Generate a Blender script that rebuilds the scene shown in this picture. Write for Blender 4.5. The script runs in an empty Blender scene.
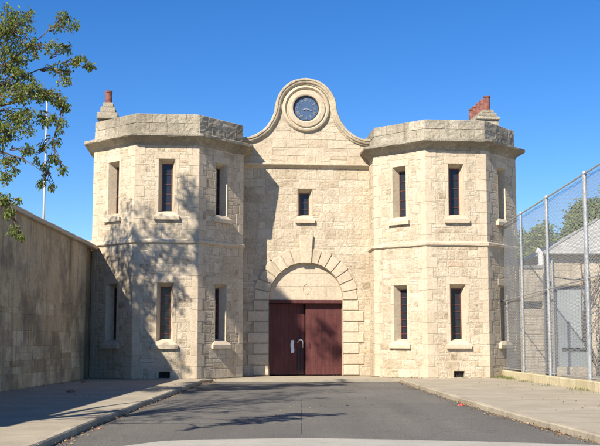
import bpy, bmesh, math, random
from mathutils import Vector, Matrix, noise
random.seed(7)
PI = math.pi
TH = 0.0922      # how far the gatehouse front is turned from square to the street
S = bpy.context.scene
COL = S.collection
R = random.uniform

# ------------------------------------------------------------------ render, world, sun, camera
S.render.engine = 'CYCLES'
S.view_settings.view_transform = 'Standard'
S.view_settings.look = 'None'
S.view_settings.gamma = 1.0
S.view_settings.use_curve_mapping = False
S.view_settings.exposure = 0.93
S.cycles.max_bounces = 8
S.cycles.transparent_max_bounces = 12

AZ, EL = math.radians(34.8), math.radians(39.5)
SUN = Vector((math.sin(AZ)*math.cos(EL), math.cos(AZ)*math.cos(EL), -math.sin(EL)))   # the way the light travels
w = bpy.data.worlds.new('World'); S.world = w; w.use_nodes = True
nt = w.node_tree; nt.nodes.clear()
sky = nt.nodes.new('ShaderNodeTexSky'); sky.sky_type = 'NISHITA'; sky.sun_disc = False
sky.sun_elevation = EL
sky.sun_rotation = math.atan2(-SUN.x, -SUN.y)
sky.altitude = 0; sky.air_density = 0.9; sky.dust_density = 0.0; sky.ozone_density = 5.0
hs = nt.nodes.new('ShaderNodeHueSaturation'); hs.inputs['Saturation'].default_value = 1.27; hs.inputs['Hue'].default_value = 0.508
bg = nt.nodes.new('ShaderNodeBackground'); bg.inputs['Strength'].default_value = 0.086
ow = nt.nodes.new('ShaderNodeOutputWorld')
nt.links.new(sky.outputs[0], hs.inputs['Color']); nt.links.new(hs.outputs[0], bg.inputs[0]); nt.links.new(bg.outputs[0], ow.inputs[0])
sl = bpy.data.lights.new('sun', 'SUN'); sl.energy = 4.75; sl.angle = math.radians(0.53); sl.color = (1.0, 0.91, 0.775)
so = bpy.data.objects.new('sun', sl); COL.objects.link(so)
so.rotation_euler = SUN.to_track_quat('-Z', 'Y').to_euler(); so.location = (-20, -20, 30)
cam = bpy.data.cameras.new('camera'); co = bpy.data.objects.new('camera', cam); COL.objects.link(co)
co.location = (0, 0, 1.6); co.rotation_euler = (PI/2 + 0.102, 0, 0)
cam.sensor_width = 36; cam.lens = 58.2; cam.shift_y = 0.0295; cam.clip_end = 2000
S.camera = co

# ------------------------------------------------------------------ materials
def mat(name):
    m = bpy.data.materials.new(name); m.use_nodes = True
    n = m.node_tree; n.nodes.clear()
    o = n.nodes.new('ShaderNodeOutputMaterial'); b = n.nodes.new('ShaderNodeBsdfPrincipled')
    n.links.new(b.outputs[0], o.inputs[0])
    return m, n, b
def node(n, t, **k):
    x = n.nodes.new(t)
    for a, v in k.items():
        if a in x.inputs: x.inputs[a].default_value = v
        else: setattr(x, a, v)
    return x
def coords(n, scale=(1, 1, 1), obj=True):
    tc = n.nodes.new('ShaderNodeTexCoord'); mp = n.nodes.new('ShaderNodeMapping'); mp.inputs['Scale'].default_value = scale
    n.links.new(tc.outputs['Object'], mp.inputs[0]); return mp.outputs[0]
def ramp(n, src, stops):
    r = n.nodes.new('ShaderNodeValToRGB'); e = r.color_ramp.elements
    while len(e) < len(stops): e.new(0.5)
    for i, (p, c) in enumerate(stops):
        e[i].position = p; e[i].color = (*c, 1) if not isinstance(c, (int, float)) else (c, c, c, 1)
    n.links.new(src, r.inputs[0]); return r.outputs[0]
def nz(n, vec, scale, detail=5, rough=0.6):
    x = node(n, 'ShaderNodeTexNoise', Scale=scale, Detail=detail, Roughness=rough); n.links.new(vec, x.inputs['Vector']); return x.outputs['Fac']
def mix(n, a, b, f, mode='MIX'):
    x = n.nodes.new('ShaderNodeMix'); x.data_type = 'RGBA'; x.blend_type = mode
    for s, v in ((x.inputs[6], a), (x.inputs[7], b), (x.inputs[0], f)):
        if isinstance(v, tuple): s.default_value = (*v, 1)
        elif isinstance(v, (int, float)): s.default_value = v
        else: n.links.new(v, s)
    return x.outputs[2]
def bump(n, b, h, dist, strength=1.0):
    x = n.nodes.new('ShaderNodeBump'); x.inputs['Distance'].default_value = dist; x.inputs['Strength'].default_value = strength
    n.links.new(h, x.inputs['Height']); n.links.new(x.outputs[0], b.inputs['Normal'])
def attr(n, name='tint'):
    a = n.nodes.new('ShaderNodeAttribute'); a.attribute_name = name; return a.outputs['Fac']
def add(n, a, b, op='ADD'):
    x = n.nodes.new('ShaderNodeMath'); x.operation = op
    for i, v in enumerate((a, b)):
        if isinstance(v, (int, float)): x.inputs[i].default_value = v
        else: n.links.new(v, x.inputs[i])
    return x.outputs[0]

def stone(name, stops, grime=(0.20, 0.17, 0.13), gf=(0.50, 0.72), gmax=0.6, streak=0.35, bd=0.02, spots=0.25, patch=0.0):
    m, n, b = mat(name)
    c = coords(n)
    base = ramp(n, add(n, attr(n), add(n, nz(n, c, 1.3, 3), -0.5), 'ADD'), stops)
    fine = nz(n, c, 9, 8, 0.7)
    base = mix(n, base, ramp(n, fine, [(0.3, 0.66), (0.52, 0.98), (0.72, 1.12)]), 0.75, 'MULTIPLY')
    pits = node(n, 'ShaderNodeTexVoronoi', Scale=22.0); n.links.new(c, pits.inputs['Vector'])
    pit = ramp(n, pits.outputs['Distance'], [(0.08, 1.0), (0.30, 0.0)])
    base = mix(n, base, mix(n, base, (0.12, 0.095, 0.06), 1.0), add(n, pit, spots, 'MULTIPLY'))
    if patch:
        pm = ramp(n, nz(n, c, 1.1, 9, 0.72), [(0.50, 0.0), (0.56, 1.0)])
        base = mix(n, base, (0.66, 0.585, 0.455), add(n, pm, patch, 'MULTIPLY'))
        dm = ramp(n, nz(n, c, 3.4, 9, 0.8), [(0.58, 0.0), (0.66, 1.0)])
        base = mix(n, base, (0.27, 0.205, 0.135), add(n, dm, patch*0.9, 'MULTIPLY'))
    g = ramp(n, nz(n, c, 0.55, 8, 0.68), [(gf[0], 0.0), (gf[1], 1.0)])
    base = mix(n, base, grime, add(n, g, gmax, 'MULTIPLY'))
    st = ramp(n, nz(n, coords(n, (3.2, 3.2, 0.22)), 1.2, 5, 0.65), [(0.52, 0.0), (0.75, 1.0)])
    base = mix(n, base, grime, add(n, st, streak, 'MULTIPLY'))
    base = mix(n, base, (0.99, 0.965, 0.935), 1.0, 'MULTIPLY')
    n.links.new(base, b.inputs['Base Color']); b.inputs['Roughness'].default_value = 0.95
    b.inputs['Specular IOR Level'].default_value = 0.15
    h = add(n, add(n, nz(n, c, 5, 6, 0.65), fine), add(n, pit, -0.35, 'MULTIPLY'))
    bump(n, b, h, bd, 0.9)
    return m

CREAM = [(0.0, (0.38, 0.31, 0.22)), (0.25, (0.49, 0.415, 0.305)), (0.55, (0.56, 0.485, 0.37)), (0.82, (0.65, 0.575, 0.455)), (1.0, (0.57, 0.455, 0.32))]
M = {}
M['rubble'] = stone('rubble_limestone', CREAM, grime=(0.26, 0.205, 0.14), bd=0.045, spots=0.5, gmax=0.55, streak=0.5, patch=0.5)
M['ashlar'] = stone('dressed_limestone', [(0.0, (0.47, 0.40, 0.295)), (0.5, (0.55, 0.475, 0.36)), (1.0, (0.60, 0.525, 0.405))], grime=(0.27, 0.21, 0.15), gmax=0.45, streak=0.3, bd=0.014, spots=0.25, patch=0.25)
M['gable'] = stone('gable_limestone', [(0.0, (0.47, 0.395, 0.29)), (0.5, (0.55, 0.47, 0.35)), (1.0, (0.60, 0.52, 0.40))], gmax=0.4, streak=0.3, bd=0.025, spots=0.3, patch=0.4)
M['weathered'] = stone('weathered_limestone', [(0.0, (0.32, 0.295, 0.24)), (0.5, (0.43, 0.40, 0.32)), (1.0, (0.54, 0.50, 0.41))], grime=(0.11, 0.10, 0.08), gf=(0.40, 0.66), gmax=0.75, streak=0.6, bd=0.045, spots=0.8, patch=0.55)
M['wall'] = stone('stained_wall_render', [(0.0, (0.44, 0.33, 0.19)), (0.5, (0.59, 0.46, 0.28)), (1.0, (0.72, 0.58, 0.37))], grime=(0.15, 0.11, 0.07), gf=(0.46, 0.60), gmax=0.65, streak=0.9, patch=0.35, bd=0.03, spots=0.3)
M['coping'] = stone('gable_coping_limestone', [(0.0, (0.42, 0.36, 0.26)), (0.5, (0.52, 0.455, 0.335)), (1.0, (0.58, 0.51, 0.385))], grime=(0.17, 0.15, 0.11), gf=(0.45, 0.7), gmax=0.55, streak=0.3, bd=0.02, spots=0.3)
M['yard'] = stone('yard_limestone', [(0.0, (0.44, 0.385, 0.29)), (0.5, (0.53, 0.465, 0.35)), (1.0, (0.60, 0.53, 0.41))], gmax=0.6, streak=0.6, patch=0.3)

def simple(name, col, rough=0.6, var=0.15, scale=6, bd=0.0, metal=0.0, spec=0.5):
    m, n, b = mat(name); c = coords(n)
    f = nz(n, c, scale, 6)
    d = tuple(x*(1-var*1.6) for x in col); l = tuple(min(1, x*(1+var*1.2)) for x in col)
    n.links.new(ramp(n, f, [(0.3, d), (0.7, l)]), b.inputs['Base Color'])
    b.inputs['Roughness'].default_value = rough; b.inputs['Metallic'].default_value = metal; b.inputs['Specular IOR Level'].default_value = spec
    if bd: bump(n, b, nz(n, c, scale*4, 6), bd)
    return m
M['mortar'] = simple('mortar', (0.46, 0.39, 0.29), 1.0, 0.25, 5, 0.02, spec=0.1)
M['maroon_frame'] = simple('maroon_window_paint', (0.11, 0.035, 0.028), 0.5, 0.3, 12)
M['pot'] = simple('terracotta', (0.22, 0.095, 0.075), 0.9, 0.35, 5, 0.01, spec=0.2)
M['paper'] = simple('weathered_paper', (0.66, 0.70, 0.76), 0.8, 0.08, 8)
M['worn_steel'] = simple('worn_pale_steel', (0.55, 0.53, 0.52), 0.45, 0.2, 18, metal=0.3)
M['dark'] = simple('dark_void', (0.02, 0.018, 0.016), 0.9, 0.2, 4)
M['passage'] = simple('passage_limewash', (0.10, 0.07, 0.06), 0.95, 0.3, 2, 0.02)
M['iron'] = simple('dark_iron', (0.03, 0.03, 0.03), 0.5, 0.2, 20, metal=0.4)
M['steel'] = simple('galvanised_steel', (0.42, 0.43, 0.43), 0.45, 0.2, 14, metal=0.55)
M['wire'] = simple('galvanised_wire', (0.40, 0.41, 0.41), 0.5, 0.1, 20, metal=0.3)
M['leadroof'] = simple('flat_roof_lead', (0.22, 0.22, 0.21), 0.8, 0.2, 3)
M['sheet'] = simple('blue_grey_sheet', (0.30, 0.34, 0.35), 0.5, 0.08, 1.2)
M['whitepaint'] = simple('white_paint', (0.72, 0.73, 0.72), 0.5, 0.08, 5)
M['roofsheet'] = simple('pale_roof_sheet', (0.40, 0.40, 0.38), 0.6, 0.12, 2)
M['polewhite'] = simple('pole_white', (0.38, 0.38, 0.37), 0.4, 0.06, 5)
M['bark'] = simple('bark', (0.13, 0.10, 0.075), 0.95, 0.35, 8, 0.02, spec=0.1)
M['drybark'] = simple('dry_vine_bark', (0.10, 0.065, 0.05), 0.95, 0.35, 8, 0.01)
M['redlitter'] = simple('red_plastic', (0.50, 0.10, 0.08), 0.6, 0.15, 25)
M['orangelitter'] = simple('orange_wrapper', (0.60, 0.16, 0.05), 0.4, 0.2, 25)
M['kerb'] = stone('kerb_concrete', [(0.0, (0.26, 0.23, 0.175)), (0.5, (0.36, 0.32, 0.25)), (1.0, (0.42, 0.38, 0.29))], gmax=0.5, streak=0.0, bd=0.008)
M['fencekerb'] = stone('fence_kerb_concrete', [(0.0, (0.40, 0.35, 0.22)), (0.5, (0.50, 0.45, 0.30)), (1.0, (0.56, 0.50, 0.35))], gmax=0.45, streak=0.4, bd=0.015)

# glass: dark, glossy
m, n, b = mat('window_glass'); b.inputs['Base Color'].default_value = (0.022, 0.026, 0.034, 1); b.inputs['Roughness'].default_value = 0.12; b.inputs['IOR'].default_value = 1.5; b.inputs['Specular IOR Level'].default_value = 0.3
bump(n, b, nz(n, coords(n), 5, 2), 0.004); M['glass'] = m
# gate paint with fine plank grooves (each leaf has its own local x)
m, n, b = mat('maroon_gate_paint')
tc = n.nodes.new('ShaderNodeTexCoord'); sp = n.nodes.new('ShaderNodeSeparateXYZ'); n.links.new(tc.outputs['Object'], sp.inputs[0])
c = coords(n)
fr = add(n, add(n, sp.outputs['X'], 5.4, 'MULTIPLY'), 0.0); fr = add(n, fr, 0.0, 'FRACT')
gr = ramp(n, fr, [(0.0, 0.0), (0.03, 0.0), (0.06, 1.0), (0.94, 1.0), (0.97, 0.0)])
pc = ramp(n, nz(n, coords(n, (2.5, 2.5, 0.5)), 2.2, 6), [(0.3, (0.068, 0.021, 0.020)), (0.7, (0.115, 0.038, 0.035))])
n.links.new(mix(n, mix(n, pc, (0.07, 0.02, 0.02), 0.5), mix(n, pc, (0.19, 0.085, 0.07), add(n, ramp(n, nz(n, coords(n, (3, 3, 1.2)), 3.0, 8, 0.75), [(0.56, 0.0), (0.68, 1.0)]), 0.5, 'MULTIPLY')), gr), b.inputs['Base Color'])
b.inputs['Roughness'].default_value = 0.62; b.inputs['Specular IOR Level'].default_value = 0.25
bump(n, b, add(n, gr, add(n, nz(n, c, 14, 4), 0.8, 'MULTIPLY')), 0.004); M['gate'] = m
# clock dial
M['dial'] = simple('blue_dial', (0.055, 0.10, 0.19), 0.45, 0.1, 4)
M['dialmark'] = simple('pale_dial_numerals', (0.27, 0.29, 0.31), 0.5, 0.1, 8)

# asphalt
m, n, b = mat('worn_asphalt'); c = coords(n)
agg = node(n, 'ShaderNodeTexVoronoi', Scale=70.0); n.links.new(c, agg.inputs['Vector'])
a = ramp(n, nz(n, coords(n, (0.5, 0.16, 1)), 1.0, 7, 0.65), [(0.3, (0.155, 0.145, 0.128)), (0.7, (0.205, 0.192, 0.168))])
a = mix(n, a, ramp(n, nz(n, c, 30, 6, 0.85), [(0.35, 0.50), (0.65, 1.40)]), 0.85, 'MULTIPLY')
sp2 = n.nodes.new('ShaderNodeSeparateXYZ'); n.links.new(c, sp2.inputs[0])
tr = ramp(n, nz(n, coords(n, (0.9, 0.05, 1)), 1.2, 3), [(0.45, 0.0), (0.62, 1.0)])
a = mix(n, a, (0.25, 0.235, 0.20), add(n, tr, 0.22, 'MULTIPLY'))
bx_ = n.nodes.new('ShaderNodeTexBrick'); bx_.inputs['Scale'].default_value = 0.11; bx_.inputs['Mortar Size'].default_value = 0.0; bx_.inputs['Color1'].default_value = (0.8, 0.8, 0.8, 1); bx_.inputs['Color2'].default_value = (1.12, 1.11, 1.08, 1); n.links.new(c, bx_.inputs['Vector'])
a = mix(n, a, bx_.outputs['Color'], 0.55, 'MULTIPLY')
oil = ramp(n, nz(n, coords(n, (1, 0.5, 1)), 1.7, 7, 0.75), [(0.60, 0.0), (0.70, 1.0)])
a = mix(n, a, (0.075, 0.07, 0.062), add(n, oil, 0.4, 'MULTIPLY'))
ck = node(n, 'ShaderNodeTexVoronoi', Scale=0.55); ck.feature = 'DISTANCE_TO_EDGE'
cw = n.nodes.new('ShaderNodeVectorMath'); cw.operation = 'ADD'
nn = node(n, 'ShaderNodeTexNoise', Scale=1.6, Detail=6); n.links.new(c, nn.inputs['Vector']); n.links.new(nn.outputs['Color'], cw.inputs[0]); n.links.new(c, cw.inputs[1])
n.links.new(cw.outputs[0], ck.inputs['Vector'])
a = mix(n, a, (0.05, 0.047, 0.042), add(n, ramp(n, ck.outputs['Distance'], [(0.0, 1.0), (0.010, 0.0)]), 0.45, 'MULTIPLY'))
n.links.new(a, b.inputs['Base Color']); b.inputs['Roughness'].default_value = 0.92; b.inputs['Specular IOR Level'].default_value = 0.3
bump(n, b, add(n, agg.outputs['Distance'], nz(n, c, 30, 5)), 0.02); M['asphalt'] = m
# pavement: pale concrete with cross joints
def pave(name, lo, hi, jl=3.0, jw=0.006):
    m, n, b = mat(name); c = coords(n)
    s = n.nodes.new('ShaderNodeSeparateXYZ'); n.links.new(c, s.inputs[0])
    a = ramp(n, nz(n, c, 0.8, 8, 0.7), [(0.3, lo), (0.7, hi)])
    a = mix(n, a, ramp(n, nz(n, c, 30, 4, 0.7), [(0.3, 0.75), (0.7, 1.18)]), 0.7, 'MULTIPLY')
    stn = ramp(n, nz(n, c, 2.3, 6, 0.75), [(0.60, 0.0), (0.74, 1.0)])
    a = mix(n, a, (0.12, 0.105, 0.08), add(n, stn, 0.35, 'MULTIPLY'))
    f = add(n, add(n, s.outputs['Y'], 1.0/jl, 'MULTIPLY'), 0.0, 'FRACT')
    j = ramp(n, f, [(0.0, 1.0), (jw, 1.0), (jw*1.6, 0.0)])
    a = mix(n, a, (0.09, 0.08, 0.065), add(n, j, 0.7, 'MULTIPLY'))
    n.links.new(a, b.inputs['Base Color']); b.inputs['Roughness'].default_value = 0.93; b.inputs['Specular IOR Level'].default_value = 0.2
    bump(n, b, nz(n, c, 26, 6), 0.008)
    return m
M['pavement'] = pave('pavement_concrete', (0.27, 0.235, 0.175), (0.38, 0.335, 0.255), 2.4, 0.010)
M['apron'] = pave('apron_concrete', (0.30, 0.285, 0.245), (0.38, 0.36, 0.31), 40)
M['earth'] = simple('dry_earth', (0.26, 0.21, 0.14), 1.0, 0.3, 0.6, 0.03, spec=0.1)
M['joint'] = simple('tar_joint', (0.035, 0.032, 0.03), 0.8, 0.2, 10)
# leaves: two sided, tinted per leaf
def leafmat(name, stops, trans=0.35):
    m, n, b = mat(name)
    n.links.new(ramp(n, attr(n), stops), b.inputs['Base Color']); b.inputs['Roughness'].default_value = 0.5
    o = [x for x in n.nodes if x.type == 'OUTPUT_MATERIAL'][0]
    t = n.nodes.new('ShaderNodeBsdfTranslucent'); mx = n.nodes.new('ShaderNodeMixShader'); mx.inputs[0].default_value = trans
    n.links.new(ramp(n, attr(n), [(p, tuple(min(1, x*1.5) for x in c)) for p, c in stops]), t.inputs[0])
    n.links.new(b.outputs[0], mx.inputs[1]); n.links.new(t.outputs[0], mx.inputs[2]); n.links.new(mx.outputs[0], o.inputs[0])
    return m
M['leaf'] = leafmat('street_tree_leaf', [(0.0, (0.06, 0.09, 0.02)), (0.45, (0.15, 0.20, 0.038)), (0.8, (0.28, 0.31, 0.07)), (1.0, (0.24, 0.14, 0.045))], 0.5)
M['leaf_yard'] = leafmat('yard_tree_leaf', [(0.0, (0.09, 0.14, 0.03)), (0.6, (0.19, 0.26, 0.05)), (1.0, (0.30, 0.34, 0.09))])
M['grass'] = leafmat('weed_blade', [(0.0, (0.07, 0.10, 0.02)), (0.6, (0.13, 0.17, 0.035)), (1.0, (0.26, 0.24, 0.08))])
M['litterleaf'] = leafmat('dead_leaf', [(0.0, (0.10, 0.05, 0.025)), (0.5, (0.24, 0.13, 0.055)), (1.0, (0.42, 0.30, 0.14))], 0.1)

# ------------------------------------------------------------------ mesh builder
def gworld(x, y): c, s = math.cos(TH), math.sin(TH); return (0.2748+x*c-y*s, 44.07+x*s+y*c, -0.02)
class MB:
    def __init__(s): s.v = []; s.f = []; s.t = []; s.m = []
    def face(s, pts, tint=0.5, mi=0):
        i = len(s.v); s.v += [tuple(p) for p in pts]; s.f.append(tuple(range(i, i+len(pts)))); s.t.append(tint); s.m.append(mi)
    def grid(s, rows, tint=0.5, mi=0, flip=False):
        i = len(s.v); nx = len(rows[0])
        for r in rows: s.v += [tuple(p) for p in r]
        for a in range(len(rows)-1):
            for b in range(nx-1):
                q = (i+a*nx+b, i+a*nx+b+1, i+(a+1)*nx+b+1, i+(a+1)*nx+b)
                s.f.append(q[::-1] if flip else q); s.t.append(tint); s.m.append(mi)
    def box(s, x0, x1, y0, y1, z0, z1, tint=0.5, mi=0, bev=0.0):
        P = [(x0,y0,z0),(x1,y0,z0),(x1,y1,z0),(x0,y1,z0),(x0,y0,z1),(x1,y0,z1),(x1,y1,z1),(x0,y1,z1)]
        i = len(s.v); s.v += P
        for q in ((0,3,2,1),(4,5,6,7),(0,1,5,4),(1,2,6,5),(2,3,7,6),(3,0,4,7)):
            s.f.append(tuple(i+k for k in q)); s.t.append(tint); s.m.append(mi)
    def prism(s, poly, z0, z1, tint=0.5, mi=0):
        i = len(s.v); k = len(poly)
        s.v += [(x, y, z0) for x, y in poly] + [(x, y, z1) for x, y in poly]
        s.f.append(tuple(i+j for j in range(k))[::-1]); s.f.append(tuple(i+k+j for j in range(k))); s.t += [tint]*2; s.m += [mi]*2
        for j in range(k):
            s.f.append((i+j, i+(j+1) % k, i+k+(j+1) % k, i+k+j)); s.t.append(tint); s.m.append(mi)
    def tube(s, pts, rad, n=6, tint=0.5, mi=0, caps=True):
        pts = [Vector(p) for p in pts]; i = len(s.v)
        if not isinstance(rad, (list, tuple)): rad = [rad]*len(pts)
        up = Vector((0.013, 0.021, 1)); 
        for k, p in enumerate(pts):
            d = (pts[min(k+1, len(pts)-1)] - pts[max(k-1, 0)]).normalized()
            a = d.cross(up if abs(d.z) < 0.95 else Vector((1, 0.01, 0))).normalized(); b = d.cross(a)
            for j in range(n):
                t = 2*PI*j/n; s.v.append(tuple(p + (a*math.cos(t) + b*math.sin(t))*rad[k]))
        for k in range(len(pts)-1):
            for j in range(n):
                s.f.append((i+k*n+j, i+k*n+(j+1) % n, i+(k+1)*n+(j+1) % n, i+(k+1)*n+j)); s.t.append(tint); s.m.append(mi)
        if caps:
            s.f.append(tuple(i+j for j in range(n))[::-1]); s.f.append(tuple(i+(len(pts)-1)*n+j for j in range(n))); s.t += [tint]*2; s.m += [mi]*2
    def build(s, name, mats, parent=None, loc=(0, 0, 0), smooth=False, rot=None):
        me = bpy.data.meshes.new(name); me.from_pydata(s.v, [], s.f)
        if not isinstance(mats, (list, tuple)): mats = [mats]
        for x in mats: me.materials.append(x)
        me.polygons.foreach_set('material_index', s.m)
        if smooth: me.polygons.foreach_set('use_smooth', [True]*len(s.f))
        at = me.attributes.new('tint', 'FLOAT', 'FACE'); at.data.foreach_set('value', [float(x) for x in s.t])
        me.update()
        o = bpy.data.objects.new(name, me); COL.objects.link(o); o.location = loc
        if rot is not None: o.rotation_euler = rot
        if parent: o.parent = parent
        return o
def tag(o, label=None, cat=None, group=None, kind=None):
    if label: o['label'] = label
    if cat: o['category'] = cat
    if group: o['group'] = group
    if kind: o['kind'] = kind
    return o
def empty(name, loc=(0, 0, 0), rz=0):
    o = bpy.data.objects.new(name, None); COL.objects.link(o); o.location = loc; o.rotation_euler = (0, 0, rz); o.empty_display_size = 0.3
    return o

# ------------------------------------------------------------------ masonry on a vertical panel
class Panel:
    """vertical plane from p0 to p1 (outward normal to the right of travel)"""
    def __init__(s, p0, p1):
        s.p0 = Vector((*p0, 0)); d = Vector((*p1, 0)) - s.p0; s.L = d.length; s.u = d.normalized(); s.n = Vector((s.u.y, -s.u.x, 0))
    def P(s, u, v, o=0.0): return s.p0 + s.u*u + s.n*o + Vector((0, 0, v))
def subtract(r, holes):
    out = [r]
    for h in holes:
        nxt = []
        for (a, b, c, d) in out:
            if h[0] >= b or h[1] <= a or h[2] >= d or h[3] <= c: nxt.append((a, b, c, d)); continue
            if h[2] > c: nxt.append((a, b, c, h[2]))
            if h[3] < d: nxt.append((a, b, h[3], d))
            c2, d2 = max(c, h[2]), min(d, h[3])
            if h[0] > a: nxt.append((a, h[0], c2, d2))
            if h[1] < b: nxt.append((h[1], b, c2, d2))
        out = nxt
    return [r for r in out if r[1]-r[0] > 0.07 and r[3]-r[2] > 0.09]
def block(mb, pn, r, proud=0.018, bev=0.012, gap=0.007, jit=0.008, tint=0.5, mi=0, warp=0.0):
    a, b, c, d = r; a += gap; b -= gap; c += gap; d -= gap
    if b-a < 0.04 or d-c < 0.04: return
    bev = min(bev, (b-a)*0.3, (d-c)*0.3)
    nx = max(1, min(4, int((b-a)/0.13))) if jit > 0.004 else 1; nv = max(1, min(3, int((d-c)/0.13))) if jit > 0.004 else 1
    c4 = [(a, c), (b, c), (b, d), (a, d)]
    if warp: c4 = [(x+R(-warp, warp), y+R(-warp, warp)) for x, y in c4]
    def bl(fu, fv):
        x = (c4[0][0]*(1-fu)+c4[1][0]*fu)*(1-fv)+(c4[3][0]*(1-fu)+c4[2][0]*fu)*fv
        y = (c4[0][1]*(1-fu)+c4[1][1]*fu)*(1-fv)+(c4[3][1]*(1-fu)+c4[2][1]*fu)*fv
        return x, y
    bu, bv = bev/(b-a), bev/(d-c)
    us = [0, bu] + [bu+(1-2*bu)*k/nx for k in range(1, nx)] + [1-bu, 1]
    vs = [0, bv] + [bv+(1-2*bv)*k/nv for k in range(1, nv)] + [1-bv, 1]
    pr = proud + R(-jit, jit)*0.7
    rows = []
    for j, fv in enumerate(vs):
        row = []
        for i, fu in enumerate(us):
            x, y = bl(fu, fv)
            edge = i in (0, len(us)-1) or j in (0, len(vs)-1)
            o = -0.004 if edge else max(0.003, pr + R(-jit, jit))
            row.append(pn.P(x, y, o))
        rows.append(row)
    mb.grid(rows, tint, mi)
def base_plane(mb, pn, u0, u1, v0, v1, holes, mi=1):
    us = sorted({u0, u1, *[min(max(x, u0), u1) for h in holes for x in h[:2]]}); vs = sorted({v0, v1, *[min(max(x, v0), v1) for h in holes for x in h[2:]]})
    for i in range(len(us)-1):
        for j in range(len(vs)-1):
            cx, cy = (us[i]+us[i+1])/2, (vs[j]+vs[j+1])/2
            if any(h[0] < cx < h[1] and h[2] < cy < h[3] for h in holes): continue
            mb.face([pn.P(us[i], vs[j]), pn.P(us[i+1], vs[j]), pn.P(us[i+1], vs[j+1]), pn.P(us[i], vs[j+1])], 0.5, mi)
def rubble(mb, pn, u0, u1, v0, v1, holes, ch=(0.30, 0.44), bw=(0.28, 0.75), sd=0.24, keep=lambda u, v: True, **k):
    v = v0
    while v < v1-0.02:
        h = R(*ch)
        if v1-v-h < 0.15: h = v1-v
        u = u0 - R(0, 0.3)
        while u < u1-0.01:
            wd = R(*bw)
            if u1-u-wd < 0.14: wd = u1-u
            a, b = max(u, u0), min(u+wd, u1)
            q = random.random()
            if q < 0.24 and h > 0.26:
                m_ = v + h*R(0.38, 0.62); rs = [(a, b, v, m_), (a, b, m_, v+h)]
            elif q < 0.34 and b-a > 0.4:
                m_ = v + h*R(0.35, 0.65); x = a+(b-a)*R(0.35, 0.65); rs = [(a, x, v, v+h), (x, b, v, m_), (x, b, m_, v+h)]
            else: rs = [(a, b, v, v+h)]
            for r in rs:
                for s_ in subtract(r, holes):
                    if keep((s_[0]+s_[1])/2, (s_[2]+s_[3])/2):
                        block(mb, pn, s_, tint=min(1, max(0, random.gauss(0.5, sd))), warp=0.014, **k)
            u += wd
        v += h

# ================================================================== GATEHOUSE (its own frame: x along the front, y back)
G = empty('gatehouse', (0.2748, 44.07, 0), TH)
tag(G, 'pale limestone prison gatehouse with two octagonal towers, a clock gable and maroon arched gate', 'gatehouse')
C_, HF, Q_, GB = 6.185, 1.331, 1.9325, 1.33
ZW = 9.86; ZC0, ZP0, ZP1 = 9.86, 10.28, 11.12

def octo(cx, o=0.0, back=GB):
    """octagon ring round tower centre, pushed out by o; anticlockwise from front-left"""
    k = o*math.tan(PI/8)
    yf = -(GB+Q_); a = HF+k; b = HF+Q_+o
    return [(cx-a, yf-o), (cx+a, yf-o), (cx+b, -GB-k), (cx+b, back+k), (cx+a, back+Q_+o), (cx-a, back+Q_+o), (cx-b, back+k), (cx-b, -GB-k)]

def ring_profile(mb, cx, prof, tint=0.5, mi=0, seg=7, jit=0.0, sides=range(8)):
    """loft offset/height profile round the octagon, edges cut into seg pieces with slight wear"""
    loops = []
    for (o, z) in prof:
        c8 = octo(cx, o); loop = []
        for i in range(8):
            a, b = c8[i], c8[(i+1) % 8]
            for k in range(seg):
                f = k/seg; loop.append((a[0]*(1-f)+b[0]*f, a[1]*(1-f)+b[1]*f, z))
        loops.append(loop)
    n = len(loops[0])
    J = [[(R(-jit, jit), R(-jit, jit), R(-jit, jit)*0.8) for _ in range(n)] for _ in loops]
    for j in range(len(loops)-1):
        for i in range(n):
            q = []
            for (jj, ii) in ((j, i), (j, (i+1) % n), (j+1, (i+1) % n), (j+1, i)):
                p = loops[jj][ii]; w_ = J[jj][ii]; q.append((p[0]+w_[0], p[1]+w_[1], p[2]+w_[2]))
            mb.face(q, 0.5+R(-0.2, 0.2) if jit else tint, mi)

LEVELS = [(6.86, 9.02, 5), (1.50, 3.80, 7)]       # glass bottom, glass top, rows of panes
def window_rects(uc):
    """hole, lintel, sill zone in panel coordinates"""
    out = []
    for (b, t, rows) in LEVELS: out.append((uc-0.34, uc+0.34, b-0.02, t+0.16))
    return out

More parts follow.
